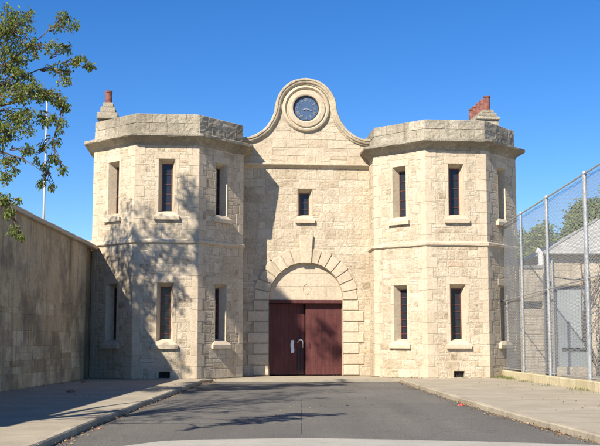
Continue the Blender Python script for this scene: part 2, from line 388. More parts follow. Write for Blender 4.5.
def make_window(pn, uc, b, t, rows, ow=0.34, gw=0.215, depth=0.36, sillw=0.54):
    """splayed stone reveal goes to the wall; here the painted frame, the glass and the sill"""
    fr = MB(); o = -depth+0.03; e = 0.045
    def bar(u0, u1, v0, v1, o0, o1):
        pts = [pn.P(u0, v0, o0), pn.P(u1, v0, o0), pn.P(u1, v1, o0), pn.P(u0, v1, o0)]; q = [pn.P(u0, v0, o1), pn.P(u1, v0, o1), pn.P(u1, v1, o1), pn.P(u0, v1, o1)]
        fr.face(q)
        for i in range(4): fr.face([pts[i], pts[(i+1) % 4], q[(i+1) % 4], q[i]])
    bar(uc-gw, uc-gw+e, b, t, o-0.06, o); bar(uc+gw-e, uc+gw, b, t, o-0.06, o)
    bar(uc-gw+e, uc+gw-e, t-e, t, o-0.06, o-0.002); bar(uc-gw+e, uc+gw-e, b, b+e, o-0.06, o-0.002)
    H = (t-b-2*e)/rows
    for k in range(1, rows): bar(uc-gw+e, uc+gw-e, b+e+H*k-0.014, b+e+H*k+0.014, o-0.05, o-0.012)
    w_ = fr.build('window', M['maroon_frame'], G)
    gl = MB()
    for k in range(rows):
        tl = [R(-0.0015, 0.0015) for _ in range(4)]
        v0, v1 = b+e+H*k, b+e+H*(k+1)
        gl.face([pn.P(uc-gw+e, v0, o-0.035+tl[0]), pn.P(uc+gw-e, v0, o-0.035+tl[1]), pn.P(uc+gw-e, v1, o-0.035+tl[2]), pn.P(uc-gw+e, v1, o-0.035+tl[3])])
    gl.build('pane', M['glass'], w_)
    s = MB()
    # sloped apron up to the glass and a projecting slab below it
    A = [pn.P(uc-sillw, b-0.17, 0.11), pn.P(uc+sillw, b-0.17, 0.11)]
    zt = b-0.10
    s.face([pn.P(uc-sillw, zt-0.16, 0.13), pn.P(uc+sillw, zt-0.16, 0.13), pn.P(uc+sillw, zt, 0.13), pn.P(uc-sillw, zt, 0.13)])
    s.face([pn.P(uc-sillw, zt, 0.13), pn.P(uc+sillw, zt, 0.13), pn.P(uc+ow, b+0.06, 0.012), pn.P(uc-ow, b+0.06, 0.012)])
    s.face([pn.P(uc-ow, b+0.06, 0.012), pn.P(uc+ow, b+0.06, 0.012), pn.P(uc+gw+0.05, b+0.14, -depth+0.035), pn.P(uc-gw-0.05, b+0.14, -depth+0.035)])
    s.face([pn.P(uc-sillw, zt-0.16, 0.13), pn.P(uc-sillw, zt-0.16, 0), pn.P(uc+sillw, zt-0.16, 0), pn.P(uc+sillw, zt-0.16, 0.13)])
    for sg in (-1, 1):
        s.face([pn.P(uc+sg*sillw, zt-0.16, 0), pn.P(uc+sg*sillw, zt-0.16, 0.13), pn.P(uc+sg*sillw, zt, 0.13), pn.P(uc+sg*sillw, zt, 0.0)])
        s.face([pn.P(uc+sg*sillw, zt, 0), pn.P(uc+sg*sillw, zt, 0.13), pn.P(uc+sg*ow, b+0.06, 0.012)])
    s.build('window_sill', M['ashlar'], w_)

def reveals(mb, pn, uc, b, t, ow=0.34, gw=0.215, depth=0.36, mi=2):
    O = [(uc-ow, b-0.02), (uc+ow, b-0.02), (uc+ow, t+0.16), (uc-ow, t+0.16)]
    I = [(uc-gw, b-0.02), (uc+gw, b-0.02), (uc+gw, t), (uc-gw, t)]
    for i in (0, 1, 2, 3):
        j = (i+1) % 4
        mb.face([pn.P(*O[i], 0.009), pn.P(*O[j], 0.009), pn.P(*I[j], -depth), pn.P(*I[i], -depth)], R(0.35, 0.7), mi)
    mb.face([pn.P(*p, -depth-0.04) for p in I], 0.5, 3)

STRING_Z = (5.62, 5.80)
VENT = {}
def tower(cx, side):
    mb = MB(); c8 = octo(cx)
    order = [(7, 0), (0, 1), (1, 2), (2, 3), (6, 7)]
    for (i, j) in order:
        pn = Panel(c8[i], c8[j]); L = pn.L
        visible = (i, j) in ((7, 0), (0, 1), (1, 2))
        holes = []; extras = []
        if visible:
            uc = L/2
            for (b, t, rows) in LEVELS:
                holes.append((uc-0.34, uc+0.34, b-0.02, t+0.16))
                extras.append((uc-0.50, uc+0.50, t+0.16, t+0.46))      # lintel stone
                for q in (range(3) if (i, j) != (1, 2) else ()):                                      # dressed jamb stones
                    hz = (t+0.16-(b-0.02))/3; ww = 0.09 if q % 2 else 0.16
                    extras.append((uc-0.34-ww, uc-0.34, b-0.02+hz*q, b-0.02+hz*(q+1))); extras.append((uc+0.34, uc+0.34+ww, b-0.02+hz*q, b-0.02+hz*(q+1)))
        if (i, j) == (0, 1):
            vx = L/2
            vent = (vx-0.23, vx+0.23, 0.04, 0.30); holes.append(vent); VENT[side] = (pn, vent)
        # toothed quoins up both edges
        z = 0.02; k = 0
        while z < ZW-0.05:
            h = min(0.47+R(-0.03, 0.03), ZW-z)
            for sg in (0, 1):
                ww = (0.26 if (k+sg+i) % 2 else 0.44)+R(-0.03, 0.03)
                r = (-0.008, ww, z, z+h) if sg == 0 else (L-ww, L+0.008, z, z+h)
                extras.append(r)
            z += h; k += 1
        base_plane(mb, pn, 0, L, 0, ZW+0.2, holes, 1)
        for r in extras:
            for s_ in subtract(r, holes): block(mb, pn, s_, proud=0.012, bev=0.009, gap=0.003, jit=0.0015, tint=R(0.35, 0.75), mi=2)
        fl = (i, j) == (1, 2)      # facets the sun grazes: relief flattened to tone down its shading
        rubble(mb, pn, 0, L, 0.0, ZW, holes+extras, jit=0.002 if fl else 0.005, proud=0.003 if fl else 0.006, bev=0.03, gap=0.003)
        if visible:
            for (b, t, rows) in LEVELS:
                reveals(mb, pn, L/2, b, t); make_window(pn, L/2, b, t, rows)
    for (i, j) in ((3, 4), (4, 5), (5, 6)):
        pn = Panel(c8[i], c8[j]); base_plane(mb, pn, 0, pn.L, 0, ZW+0.2, [], 1)
        rubble(mb, pn, 0, pn.L, 0.0, ZW, [], ch=(0.4, 0.5), bw=(0.6, 1.0), jit=0.0)
    mb.build('tower_wall', [M['rubble'], M['mortar'], M['ashlar'], M['dark']], G)
    # string course
    m_ = MB(); ring_profile(m_, cx, [(0.0, STRING_Z[0]-0.03), (0.06, STRING_Z[0]), (0.085, STRING_Z[0]+0.03), (0.085, STRING_Z[1]-0.05), (0.03, STRING_Z[1])], seg=6, jit=0.008)
    m_.build('string_course', M['ashlar'], G)
    # cornice
    m_ = MB(); ring_profile(m_, cx, [(0.0, 9.74), (0.03, 9.80), (0.06, 9.86), (0.16, 9.93), (0.30, 10.03), (0.40, 10.07), (0.43, 10.10), (0.43, 10.19), (0.38, 10.22), (0.02, 10.29), (-0.3, 10.29)], seg=12, jit=0.010)
    m_.build('cornice', M['weathered'], G)
    # parapet: two courses of weathered blocks + worn top
    m_ = MB(); p8 = octo(cx, -0.04)
    for i in range(8):
        pn = Panel(p8[i], p8[(i+1) % 8]); base_plane(m_, pn, 0, pn.L, 10.28, ZP1-0.03, [], 0)
        for (v0, v1) in ((10.285, 10.70), (10.70, ZP1)):
            u = 0; first = True
            while u < pn.L-0.01:
                wd = R(0.5, 0.95); wd = pn.L-u if pn.L-u-wd < 0.3 else wd
                block(m_, pn, (u-0.005, u+wd+0.005, v0, v1), proud=0.02, bev=0.02, gap=0.005, jit=0.012, tint=R(0.2, 0.9)); u += wd
    ring_profile(m_, cx, [(-0.035, ZP1-0.04), (-0.06, ZP1-0.005), (-0.20, ZP1+0.02), (-0.36, ZP1-0.01), (-0.38, ZP1-0.05), (-0.38, 10.3)], seg=12, jit=0.014)
    m_.build('parapet', M['weathered'], G)
    m_ = MB(); m_.face([(x, y, 10.32) for x, y in octo(cx, -0.2)]); m_.build('roof', M['leadroof'], G)
tower(-C_, 'l'); tower(C_, 'r')
for s_ in ('l', 'r'):
    pn, (a, b_, c, d) = VENT[s_]; m_ = MB()
    m_.face([pn.P(a, c, -0.14), pn.P(b_, c, -0.14), pn.P(b_, d, -0.14), pn.P(a, d, -0.14)], 0.5, 1)
    for p, q in (((a, c), (b_, c)), ((b_, c), (b_, d)), ((b_, d), (a, d)), ((a, d), (a, c))):
        m_.face([pn.P(*p, 0.02), pn.P(*q, 0.02), pn.P(*q, -0.14), pn.P(*p, -0.14)], 0.5, 2)
    for k in range(6):
        u = a+(b_-a)*(k+0.5)/6; m_.tube([pn.P(u, c, -0.04), pn.P(u, d, -0.04)], 0.008, 5, mi=0)
    m_.build('vent_grille', [M['iron'], M['dark'], M['ashlar']], G)

# ---- central wall
XW = C_-HF-Q_+0.0       # where the towers meet the gate wall
pw = Panel((-XW-0.02, 0), (XW+0.02, 0)); OFF = XW+0.02          # u = x + OFF
AR, ASZ = 1.68, 3.41
mb = MB()
gw = (OFF-0.05-0.34, OFF-0.05+0.34, 7.18-0.02, 8.33+0.16)
def keep(u, v):
    x = u-OFF
    if v < ASZ and abs(x) < 1.70+(0.9): return False
    if v >= ASZ and math.hypot(x, v-ASZ) < 2.34: return False
    return True
# mortar plane around arch: fan strips
gwh = [gw, (OFF-1.7, OFF+1.7, 0, 5.2)]
base_plane(mb, pw, 0, 2*OFF, 0, 9.62, gwh, 1)
N = 32
for k in range(N):
    a0, a1 = PI*k/N, PI*(k+1)/N
    def edge(a):
        c, s = math.cos(a), math.sin(a); f = min(1.7/max(abs(c), 1e-6), (5.2-ASZ)/max(s, 1e-6)); return (f*c, f*s)
    i0, i1, o0, o1 = (AR*math.cos(a0), AR*math.sin(a0)), (AR*math.cos(a1), AR*math.sin(a1)), edge(a0), edge(a1)
    mb.face([pw.P(OFF+i0[0], ASZ+i0[1]), pw.P(OFF+o0[0], ASZ+o0[1]), pw.P(OFF+o1[0], ASZ+o1[1]), pw.P(OFF+i1[0], ASZ+i1[1])], 0.5, 1)
for sg in (-1, 1): mb.face([pw.P(OFF+sg*1.68, 0), pw.P(OFF+sg*1.7, 0), pw.P(OFF+sg*1.7, ASZ), pw.P(OFF+sg*1.68, ASZ)], 0.5, 1)
lint = (OFF-0.05-0.52, OFF-0.05+0.52, 8.49, 8.80)
jh = []
JC = [(ASZ/7)*k for k in range(8)]
for k in range(7):
    ww = 0.98 if k % 2 else 0.74
    for sg in (-1, 1):
        r = (OFF+1.68, OFF+1.68+ww, JC[k], JC[k+1]) if sg > 0 else (OFF-1.68-ww, OFF-1.68, JC[k], JC[k+1]); jh.append(r)
archbox = []
for k in range(24):    # stair-step holes that clear the arch ring for the rubble
    z0 = ASZ+2.40*k/24; z1 = ASZ+2.40*(k+1)/24; xx = math.sqrt(max(0, 2.36**2-(z0-ASZ)**2)); archbox.append((OFF-xx, OFF+xx, z0, z1))
archbox.append((OFF-0.33, OFF+0.33, 5.6, 6.36)); archbox.append((OFF-1.7, OFF+1.7, 0, ASZ+0.01))
block(mb, pw, lint, proud=0.03, jit=0.0, tint=0.6, mi=2)
rubble(mb, pw, 0, 2*OFF, 0, 9.5, [gw, lint]+jh+archbox, jit=0.005, proud=0.006, bev=0.03, gap=0.003, ch=(0.34, 0.46), bw=(0.3, 0.9))
reveals(mb, pw, OFF-0.05, 7.18, 8.33)
# reveal of the arch and passage walls
mb.build('wall', [M['rubble'], M['mortar'], M['ashlar'], M['dark']], G)
make_window(pw, OFF-0.05, 7.18, 8.33, 3, sillw=0.45)
# arch surround: jamb blocks + voussoirs
m_ = MB()
for r in jh: block(m_, pw, r, proud=0.06, bev=0.035, gap=0.008, jit=0.0045, tint=R(0.2, 0.8))
for sg in (-1, 1):      # inner reveals of the jambs
    m_.face([(sg*1.67, -0.05, 0), (sg*1.67, -0.05, ASZ), (sg*1.67, 0.75, ASZ), (sg*1.67, 0.75, 0)], 0.5, 0)
KEYA = math.asin(0.17/1.0)*0.62
NV = 7
a_start = KEYA; 
def vous(a0, a1, r0, r1, proud=0.06, tint=0.5):
    g = 0.010; bv = 0.035
    # outline in x,z ; outer end squared off
    am = (a0+a1)/2
    def pt(a, r): return (r*math.sin(a), ASZ+r*math.cos(a))
    for S_ in (-1, 1):
        def P(a, r, o): x, z = pt(a, r); return pw.P(OFF+S_*x, z, o)
        g0, g1 = g/r0, g/r1
        inner = [(a0+g0, r0), (am, r0), (a1-g0, r0)]; ro = r1/math.cos((a1-a0)/2)*0.995
        outer = [(a1-g1*1.2, r1-0.06), (a1-g1*4.5, ro*0.998), (am, r1*1.0), (a0+g1*4.5, ro*0.998), (a0+g1*1.2, r1-0.06)]
        ring = inner+outer
        cx = sum(pt(a, r)[0] for a, r in ring)/8; cz = sum(pt(a, r)[1] for a, r in ring)/8
        ins = []; outp = []
        for a, r in ring:
            x, z = pt(a, r); d = math.hypot(x-cx, z-cz); f = 1-bv/d
            ins.append(pw.P(OFF+S_*(cx+(x-cx)*f), cz+(z-cz)*f, proud+R(-0.003, 0.003))); outp.append(pw.P(OFF+S_*x, z, -0.01))
        t_ = R(0.2, 0.85)
        if S_ > 0: ins = ins[::-1]; outp = outp[::-1]
        m_.face(ins, t_)
        for i in range(8): m_.face([outp[i], outp[(i+1) % 8], ins[(i+1) % 8], ins[i]], t_)
step = (PI/2-a_start)/NV
for k in range(NV): vous(a_start+step*k, a_start+step*(k+1), AR-0.0, 2.36 + (0.06 if k % 2 else 0.0))
# soffit ring
for k in range(40):
    a0, a1 = PI*k/40, PI*(k+1)/40
    m_.face([(AR*math.cos(a0), -0.03, ASZ+AR*math.sin(a0)), (AR*math.cos(a1), -0.03, ASZ+AR*math.sin(a1)), (AR*math.cos(a1), 0.2, ASZ+AR*math.sin(a1)), (AR*math.cos(a0), 0.2, ASZ+AR*math.sin(a0))], 0.4)
m_.build('arch_surround', M['ashlar'], G)
m_ = MB()      # keystone
k0, k1 = 0.235, 0.33; z0, z1 = ASZ+AR-0.02, 6.34
poly = [(-k0, z0), (k0, z0), (k1, z1), (-k1, z1)]; o = 0.13; bvl = 0.03
front = [(x*(1-0.1), 0, z+(bvl if z < 6 else -bvl)) for x, z in poly]
m_.face([(x, -o, z) for x, _, z in front], 0.6)
for i in range(4):
    (xa, za), (xb, zb) = poly[i], poly[(i+1) % 4]; fa, fb = front[i], front[(i+1) % 4]
    m_.face([(xa, -o+0.03, za), (xb, -o+0.03, zb), (fb[0], -o, fb[2]), (fa[0], -o, fa[2])], 0.6)
    m_.face([(xa, 0.01, za), (xb, 0.01, zb), (xb, -o+0.03, zb), (xa, -o+0.03, za)], 0.5)
m_.build('keystone', M['ashlar'], G)
# tympanum, a recessed half disc of dressed stones with a worn carved cartouche
m_ = MB(); ty = 0.13
cuts = [-1.68, -0.62, 0.55, 1.68]
for row, (za, zb) in enumerate(((0.0, 0.62), (0.62, 1.22), (1.22, 1.68))):
    xs = [[-1.68, -0.75, 0.1, 0.95, 1.68], [-1.68, -0.3, 0.7, 1.68], [-1.68, 0.15, 1.68]][row]
    for a, b in zip(xs[:-1], xs[1:]):
        g = 0.006; pts = []
        K = 14
        top = []; bot = []
        for k in range(K+1):
            x = a+g+(b-a-2*g)*k/K; lim = math.sqrt(max(0, 1.68**2-x*x))
            top.append((x, min(zb-g, lim))); bot.append((x, min(za+g, lim)))
        t_ = R(0.45, 0.75)
        for k in range(K):
            if top[k][1]-bot[k][1] < 0.002 and top[k+1][1]-bot[k+1][1] < 0.002: continue
            m_.face([(bot[k][0], ty, ASZ+bot[k][1]), (bot[k+1][0], ty, ASZ+bot[k+1][1]), (top[k+1][0], ty, ASZ+top[k+1][1]), (top[k][0], ty, ASZ+top[k][1])], t_)
m_.face([(-1.68, ty+0.008, ASZ), (1.68, ty+0.008, ASZ), (1.68, ty+0.008, ASZ+1.68), (-1.68, ty+0.008, ASZ+1.68)], 0.1, 1)
car = [(0.02+0.15*math.cos(t), ty-0.01, ASZ+0.48+0.24*math.sin(t)) for t in [0.5+5.2*k/14 for k in range(15)]]
m_.tube(car, 0.009, 6, 0.6); m_.tube([(0.2, ty, ASZ+0.2), (0.215, ty, ASZ+0.55), (0.20, ty, ASZ+0.78)], 0.010, 5, 0.5)
m_.build('tympanum', [M['ashlar'], M['mortar']], G)
# threshold lintel beam and gate leaves
DY = 0.36
m_ = MB(); m_.box(-1.67, 1.67, 0.10, 0.42, ASZ-0.14, ASZ+0.002); m_.build('gate_lintel', M['gate'], G)
def leaf(name, hinge_x, sg, ang, label=None):
    wv = 1.655; m_ = MB(); H = ASZ-0.16
    # planked leaf with a flush frame, x runs from the hinge
    m_.box(0.0 if sg > 0 else -wv, wv if sg > 0 else 0.0, 0.0, 0.06, 0.03, H)
    for (z0, z1) in ((0.03, 0.24), (1.55, 1.72), (H-0.2, H)):
        a, b = (0.01, wv-0.01) if sg > 0 else (-wv+0.01, -0.01)
        m_.box(a, b, 0.062, 0.10, z0, z1)
    o = m_.build(name, M['gate'], G, (hinge_x, DY, 0)); o.rotation_euler = (0, 0, ang)
    return o
L_ = leaf('gate_leaf', -1.665, 1, math.radians(7)); L_['label'] = 'left leaf of the maroon gate in shade, very slightly ajar'
R_ = leaf('gate_leaf', 1.665, -1, 0.0); R_['label'] = 'closed right leaf of the maroon gate in sun'
for lf, sg in ((R_, -1),):
    m_ = MB(); x = sg*1.50
    m_.tube([(x, -0.005, 1.25), (x, -0.06, 1.28), (x, -0.06, 1.47), (x, -0.005, 1.5)], 0.011, 6); m_.build('handle', M['iron'], lf)
    for z in (0.45, 2.7):
        m_ = MB(); xa, xb = sorted((sg*0.02, sg*0.75)); m_.box(xa, xb, -0.008, -0.001, z, z+0.06); m_.build('strap_hinge', M['gate'], lf)
# pale notice, hooped pull handle and drop bolt where the leaves meet
m_ = MB(); rows = []
for j in range(9):
    z = 1.02+0.58*j/8; hw = 0.075*(1 if 0 < j < 8 else 0.75); rows.append([(x0*hw+1.09+0.012*math.sin(j), -0.012-0.016*math.cos(x0*1.4)-0.01*math.sin(j*1.3), z) for x0 in (-1, -0.5, 0, 0.5, 1)])
m_.grid(rows, 0.6); m_.grid([[(x, y+0.008, z) for x, y, z in r] for r in rows], 0.4)
nt_ = m_.build('notice', M['paper'], L_, smooth=True); nt_['label'] = 'pale bluish white notice hanging on the left leaf'
m_ = MB(); m_.tube([(1.33, -0.005, 1.46), (1.34, -0.08, 1.54), (1.39, -0.10, 1.60), (1.46, -0.10, 1.615), (1.53, -0.10, 1.58), (1.565, -0.10, 1.48), (1.56, -0.08, 1.30), (1.55, -0.005, 1.22)], [0.022, 0.026, 0.03, 0.032, 0.032, 0.03, 0.026, 0.02], 10)
m_.build('pull_handle', M['worn_steel'], L_, smooth=True)
m_ = MB(); m_.box(1.33, 1.40, -0.03, -0.002, 0.06, 1.30); m_.box(1.46, 1.52, -0.035, -0.002, 0.04, 1.18); m_.box(1.30, 1.55, -0.018, -0.001, 0.35, 0.45); m_.box(1.30, 1.55, -0.018, -0.001, 0.95, 1.05)
m_.build('drop_bolt', M['iron'], L_)
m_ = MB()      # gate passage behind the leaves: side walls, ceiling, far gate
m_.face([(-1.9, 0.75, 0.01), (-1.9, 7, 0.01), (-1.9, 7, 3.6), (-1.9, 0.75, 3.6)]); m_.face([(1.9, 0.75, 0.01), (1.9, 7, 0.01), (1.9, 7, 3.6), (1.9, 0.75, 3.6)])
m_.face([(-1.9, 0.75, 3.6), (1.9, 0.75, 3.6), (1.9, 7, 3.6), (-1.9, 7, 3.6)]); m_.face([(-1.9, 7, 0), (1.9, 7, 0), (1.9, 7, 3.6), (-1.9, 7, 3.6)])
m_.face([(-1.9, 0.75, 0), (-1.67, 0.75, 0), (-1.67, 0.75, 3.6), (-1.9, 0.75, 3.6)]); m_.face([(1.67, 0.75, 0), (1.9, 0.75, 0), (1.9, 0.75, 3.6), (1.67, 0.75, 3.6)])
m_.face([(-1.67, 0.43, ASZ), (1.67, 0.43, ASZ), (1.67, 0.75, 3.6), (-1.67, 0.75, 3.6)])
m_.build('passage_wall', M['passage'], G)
# rear body of the gatehouse between and behind the towers
m_ = MB(); m_.box(-XW-0.3, XW+0.3, 0.5, 7.2, 3.7, 9.6); m_.box(-XW-0.3, -1.95, 0.5, 7.2, 0, 3.7); m_.box(1.95, XW+0.3, 0.5, 7.2, 0, 3.7); m_.box(-2.5, 2.5, 7.05, 7.2, 0, 3.7)
m_.build('rear_wall', M['rubble'], G)
# moulded string under the gable
m_ = MB(); prof = [(0.02, 9.44), (0.06, 9.49), (0.10, 9.51), (0.17, 9.57), (0.19, 9.60), (0.19, 9.65), (0.03, 9.70)]
K = 24
for j in range(len(prof)-1):
    for k in range(K):
        x0, x1 = -XW-0.02+2*OFF*k/K, -XW-0.02+2*OFF*(k+1)/K
        m_.face([(x0, -prof[j][0], prof[j][1]), (x1, -prof[j][0], prof[j][1]), (x1, -prof[j+1][0], prof[j+1][1]), (x0, -prof[j+1][0], prof[j+1][1])], R(0.2, 0.8))
m_.build('gable_string_course', M['gable'], G)
# ---- curved gable
GP = [(-3.06, 10.74), (-2.83, 10.73), (-2.55, 10.78), (-2.25, 10.90), (-1.98, 11.08), (-1.73, 11.33), (-1.54, 11.62), (-1.40, 11.95), (-1.31, 12.28)]
CZ, GR = 12.25, 1.32
arc = [(GR*math.cos(t), CZ+GR*math.sin(t)) for t in [PI-0.06-(PI-0.12)*k/22 for k in range(23)]]
prof_g = GP+arc+[(-x, z) for x, z in GP[::-1]]
m_ = MB()
def top_at(x):
    for (xa, za), (xb, zb) in zip(prof_g[:-1], prof_g[1:]):
        if xa <= x <= xb and xb > xa: return za+(zb-za)*(x-xa)/(xb-xa)
    return 10.7
for yy, fl in ((0.0, False), (0.5, True)):
    for (xa, za), (xb, zb) in zip(prof_g[:-1], prof_g[1:]):
        if xb <= xa: continue
        m_.face([(xa, yy, 9.6), (xb, yy, 9.6), (xb, yy, zb), (xa, yy, za)], 0.4, 1)
pg = Panel((-3.06, 0), (3.06, 0))
holesg = []
for k in range(18):
    z0, z1 = CZ-1.16+2.32*k/18, CZ-1.16+2.32*(k+1)/18; zz = min(abs(z0-CZ), abs(z1-CZ)) if (z0-CZ)*(z1-CZ) > 0 else 0
    xx = math.sqrt(max(0, 1.14**2-zz*zz)); holesg.append((3.06-xx, 3.06+xx, z0, z1))
for k in range(26):    # outside the curve
    z0, z1 = 10.4+3.3*k/26, 10.4+3.3*(k+1)/26
    xs = [x for x in [i*0.02 for i in range(0, 160)] if top_at(-x) > z1-0.10]
    xm = max(xs) if xs else 0
    holesg.append((-0.1, 3.06-xm, z0, z1)); holesg.append((3.06+xm, 6.3, z0, z1))
rubble(m_, pg, 0, 6.12, 9.66, 13.4, holesg, ch=(0.36, 0.44), bw=(0.55, 1.1), jit=0.006, proud=0.010, bev=0.014, gap=0.006)
m_.build('gable', [M['gable'], M['mortar']], G)
# coping swept along the curve
m_ = MB()
sec = [(-0.20, 0.0), (-0.19, -0.07), (-0.14, -0.09), (-0.10, -0.15), (-0.02, -0.17), (0.0, -0.20), (0.07, -0.20), (0.10, -0.14), (0.11, 0.56), (0.03, 0.60), (-0.1, 0.5)]   # (along normal, y)
path = prof_g; nrm = []
for i in range(len(path)):
    a, b = path[max(0, i-1)], path[min(len(path)-1, i+1)]; t = Vector((b[0]-a[0], b[1]-a[1])).normalized(); nrm.append((-t.y, t.x))
rows = []
for (x, z), (nx, nz_) in zip(path, nrm):
    rows.append([(x+nx*o+R(-.006, .006), y, z+nz_*o+R(-.006, .006)) for o, y in sec])
for i in range(len(rows)-1):
    t_ = R(0.2, 0.8)
    for j in range(len(sec)-1): m_.face([rows[i][j], rows[i+1][j], rows[i+1][j+1], rows[i][j+1]], t_)
for rr in (rows[0], rows[-1]): m_.face(rr, 0.4)
m_.build('gable_coping', M['coping'], G)
# clock: moulded stone ring, dial, numerals, hands
def ringrev(m_, prof, seg=56, cx=0.0, cz=CZ, mi=0):
    for j in range(len(prof)-1):
        for k in range(seg):
            t0, t1 = 2*PI*k/seg, 2*PI*(k+1)/seg; (r0, y0), (r1, y1) = prof[j], prof[j+1]
            m_.face([(cx+r0*math.cos(t0), y0, cz+r0*math.sin(t0)), (cx+r0*math.cos(t1), y0, cz+r0*math.sin(t1)), (cx+r1*math.cos(t1), y1, cz+r1*math.sin(t1)), (cx+r1*math.cos(t0), y1, cz+r1*math.sin(t0))], 0.35+0.3*((k//8*7) % 5)/5, mi)
m_ = MB(); ringrev(m_, [(1.10, 0.0), (1.10, -0.06), (1.05, -0.13), (0.98, -0.15), (0.94, -0.10), (0.92, -0.05), (0.89, -0.05), (0.86, -0.13), (0.68, -0.15), (0.62, -0.13), (0.59, -0.03), (0.585, -0.003)])
ck = m_.build('clock', M['ashlar'], G, smooth=False)
ck['label'] = 'round blue clock set in a moulded stone ring'
m_ = MB(); ringrev(m_, [(0.60, -0.05), (0.565, -0.05), (0.55, -0.03), (0.55, -0.004)]); m_.build('dial_rim', M['iron'], ck)
m_ = MB(); m_.face([(0.56*math.cos(2*PI*k/48), -0.012, CZ+0.56*math.sin(2*PI*k/48)) for k in range(48)]); m_.build('clock_face', M['dial'], ck)
NUM = ['XII', 'I', 'II', 'III', 'IIII', 'V', 'VI', 'VII', 'VIII', 'IX', 'X', 'XI']
def strokes(s):
    w_ = {'I': 0.034, 'V': 0.07, 'X': 0.075}; tot = sum(w_[c] for c in s); x = -tot/2; out = []
    for c in s:
        m = x+w_[c]/2; h = 0.065
        if c == 'I': out.append((m, -h, m, h))
        if c == 'V': out += [(m-0.026, h, m, -h), (m+0.026, h, m, -h)]
        if c == 'X': out += [(m-0.028, h, m+0.028, -h), (m+0.028, h, m-0.028, -h)]
        x += w_[c]
    return out
for k, s_ in enumerate(NUM):
    m_ = MB(); a = 2*PI*k/12; cx, cz = 0.42*math.sin(a), 0.42*math.cos(a)
    for (x0, z0, x1, z1) in strokes(s_):
        pp = []
        for (x, z) in ((x0, z0), (x1, z1)):
            pp.append((cx+x*math.cos(a)+z*math.sin(a), -0.02, CZ+cz-x*math.sin(a)+z*math.cos(a)))
        m_.tube(pp, 0.012, 4)
    m_.build('numeral', M['dialmark'], ck)
for (ang, ln, wd, yy) in ((246, 0.22, 0.024, -0.04), (110, 0.31, 0.017, -0.05)):
    a = math.radians(ang); m_ = MB(); d = (math.sin(a), math.cos(a)); nn_ = (d[1], -d[0])
    pts = [(-0.05*d[0]+nn_[0]*wd, -0.05*d[1]+nn_[1]*wd), (-0.05*d[0]-nn_[0]*wd, -0.05*d[1]-nn_[1]*wd), (d[0]*ln*0.6-nn_[0]*wd*1.3, d[1]*ln*0.6-nn_[1]*wd*1.3), (d[0]*ln, d[1]*ln), (d[0]*ln*0.6+nn_[0]*wd*1.3, d[1]*ln*0.6+nn_[1]*wd*1.3)]
    m_.face([(x, yy, CZ+z) for x, z in pts]); m_.face([(x, yy+0.006, CZ+z) for x, z in pts[::-1]])
    for i in range(5): m_.face([(pts[i][0], yy, CZ+pts[i][1]), (pts[(i+1) % 5][0], yy, CZ+pts[(i+1) % 5][1]), (pts[(i+1) % 5][0], yy+0.006, CZ+pts[(i+1) % 5][1]), (pts[i][0], yy+0.006, CZ+pts[i][1])])
    m_.build('clock_hand', M['dialmark'], ck)
# ---- chimneys
def lathe(m_, x, y, prof, n=14, tint=0.5):
    for j in range(len(prof)-1):
        for k in range(n):
            t0, t1 = 2*PI*k/n, 2*PI*(k+1)/n; (r0, z0), (r1, z1) = prof[j], prof[j+1]
            m_.face([(x+r0*math.cos(t0), y+r0*math.sin(t0), z0), (x+r0*math.cos(t1), y+r0*math.sin(t1), z0), (x+r1*math.cos(t1), y+r1*math.sin(t1), z1), (x+r1*math.cos(t0), y+r1*math.sin(t0), z1)], tint)
def rough_stack(m_, levels):
    """stack of worn stone courses: (x0,x1,y0,y1,z0,z1)"""
    for (x0, x1, y0, y1, z0, z1) in levels:
        bvl = 0.03; c4 = [(x0, y0), (x1, y0), (x1, y1), (x0, y1)]; i4 = [(x0+bvl, y0+bvl), (x1-bvl, y0+bvl), (x1-bvl, y1-bvl), (x0+bvl, y1-bvl)]
        jj = lambda: R(-0.015, 0.015)
        for k in range(4):
            a, b = c4[k], c4[(k+1) % 4]; ia, ib = i4[k], i4[(k+1) % 4]; t_ = R(0.2, 0.9)
            m_.face([(a[0], a[1], z0+bvl), (b[0], b[1], z0+bvl), (b[0], b[1], z1-bvl), (a[0], a[1], z1-bvl)], t_)
            m_.face([(a[0], a[1], z1-bvl), (b[0], b[1], z1-bvl), (ib[0], ib[1], z1), (ia[0], ia[1], z1)], t_)
            m_.face([(ia[0], ia[1], z0), (ib[0], ib[1], z0), (b[0], b[1], z0+bvl), (a[0], a[1], z0+bvl)], t_)
        m_.face([(*p, z1) for p in i4], R(0.3, 0.8)); m_.face([(*p, z0) for p in i4[::-1]], 0.3)
def pot(parent, x, y, z0, z1, r):
    m_ = MB(); lathe(m_, x, y, [(r*1.12, z0), (r*1.12, z0+0.07), (r*1.0, z0+0.10), (r*0.92, z1-0.10), (r*1.06, z1-0.08), (r*1.06, z1), (r*0.8, z1), (r*0.75, z1-0.3)]); m_.build('chimney_pot', M['pot'], parent, smooth=False)
m_ = MB(); cy = 0.2
rough_stack(m_, [(-9.38, -8.76, cy, cy+0.8, 10.3, 11.62), (-9.55, -8.62, cy-0.12, cy+0.92, 11.62, 11.92), (-9.40, -8.75, cy-0.02, cy+0.82, 11.92, 12.20), (-9.30, -8.84, cy+0.08, cy+0.65, 12.20, 12.42)])
ch = m_.build('chimney', M['weathered'], G); ch['label'] = 'left chimney with a single terracotta pot'
pot(ch, -9.08, cy+0.35, 12.38, 13.0, 0.165)
m_ = MB()
rough_stack(m_, [(8.15, 9.18, 0.15, 3.6, 10.3, 11.95), (8.10, 9.22, 0.05, 3.7, 11.95, 12.10), (8.22, 9.08, 0.12, 3.6, 12.10, 12.30), (8.42, 8.95, 0.2, 3.5, 12.30, 12.46)])
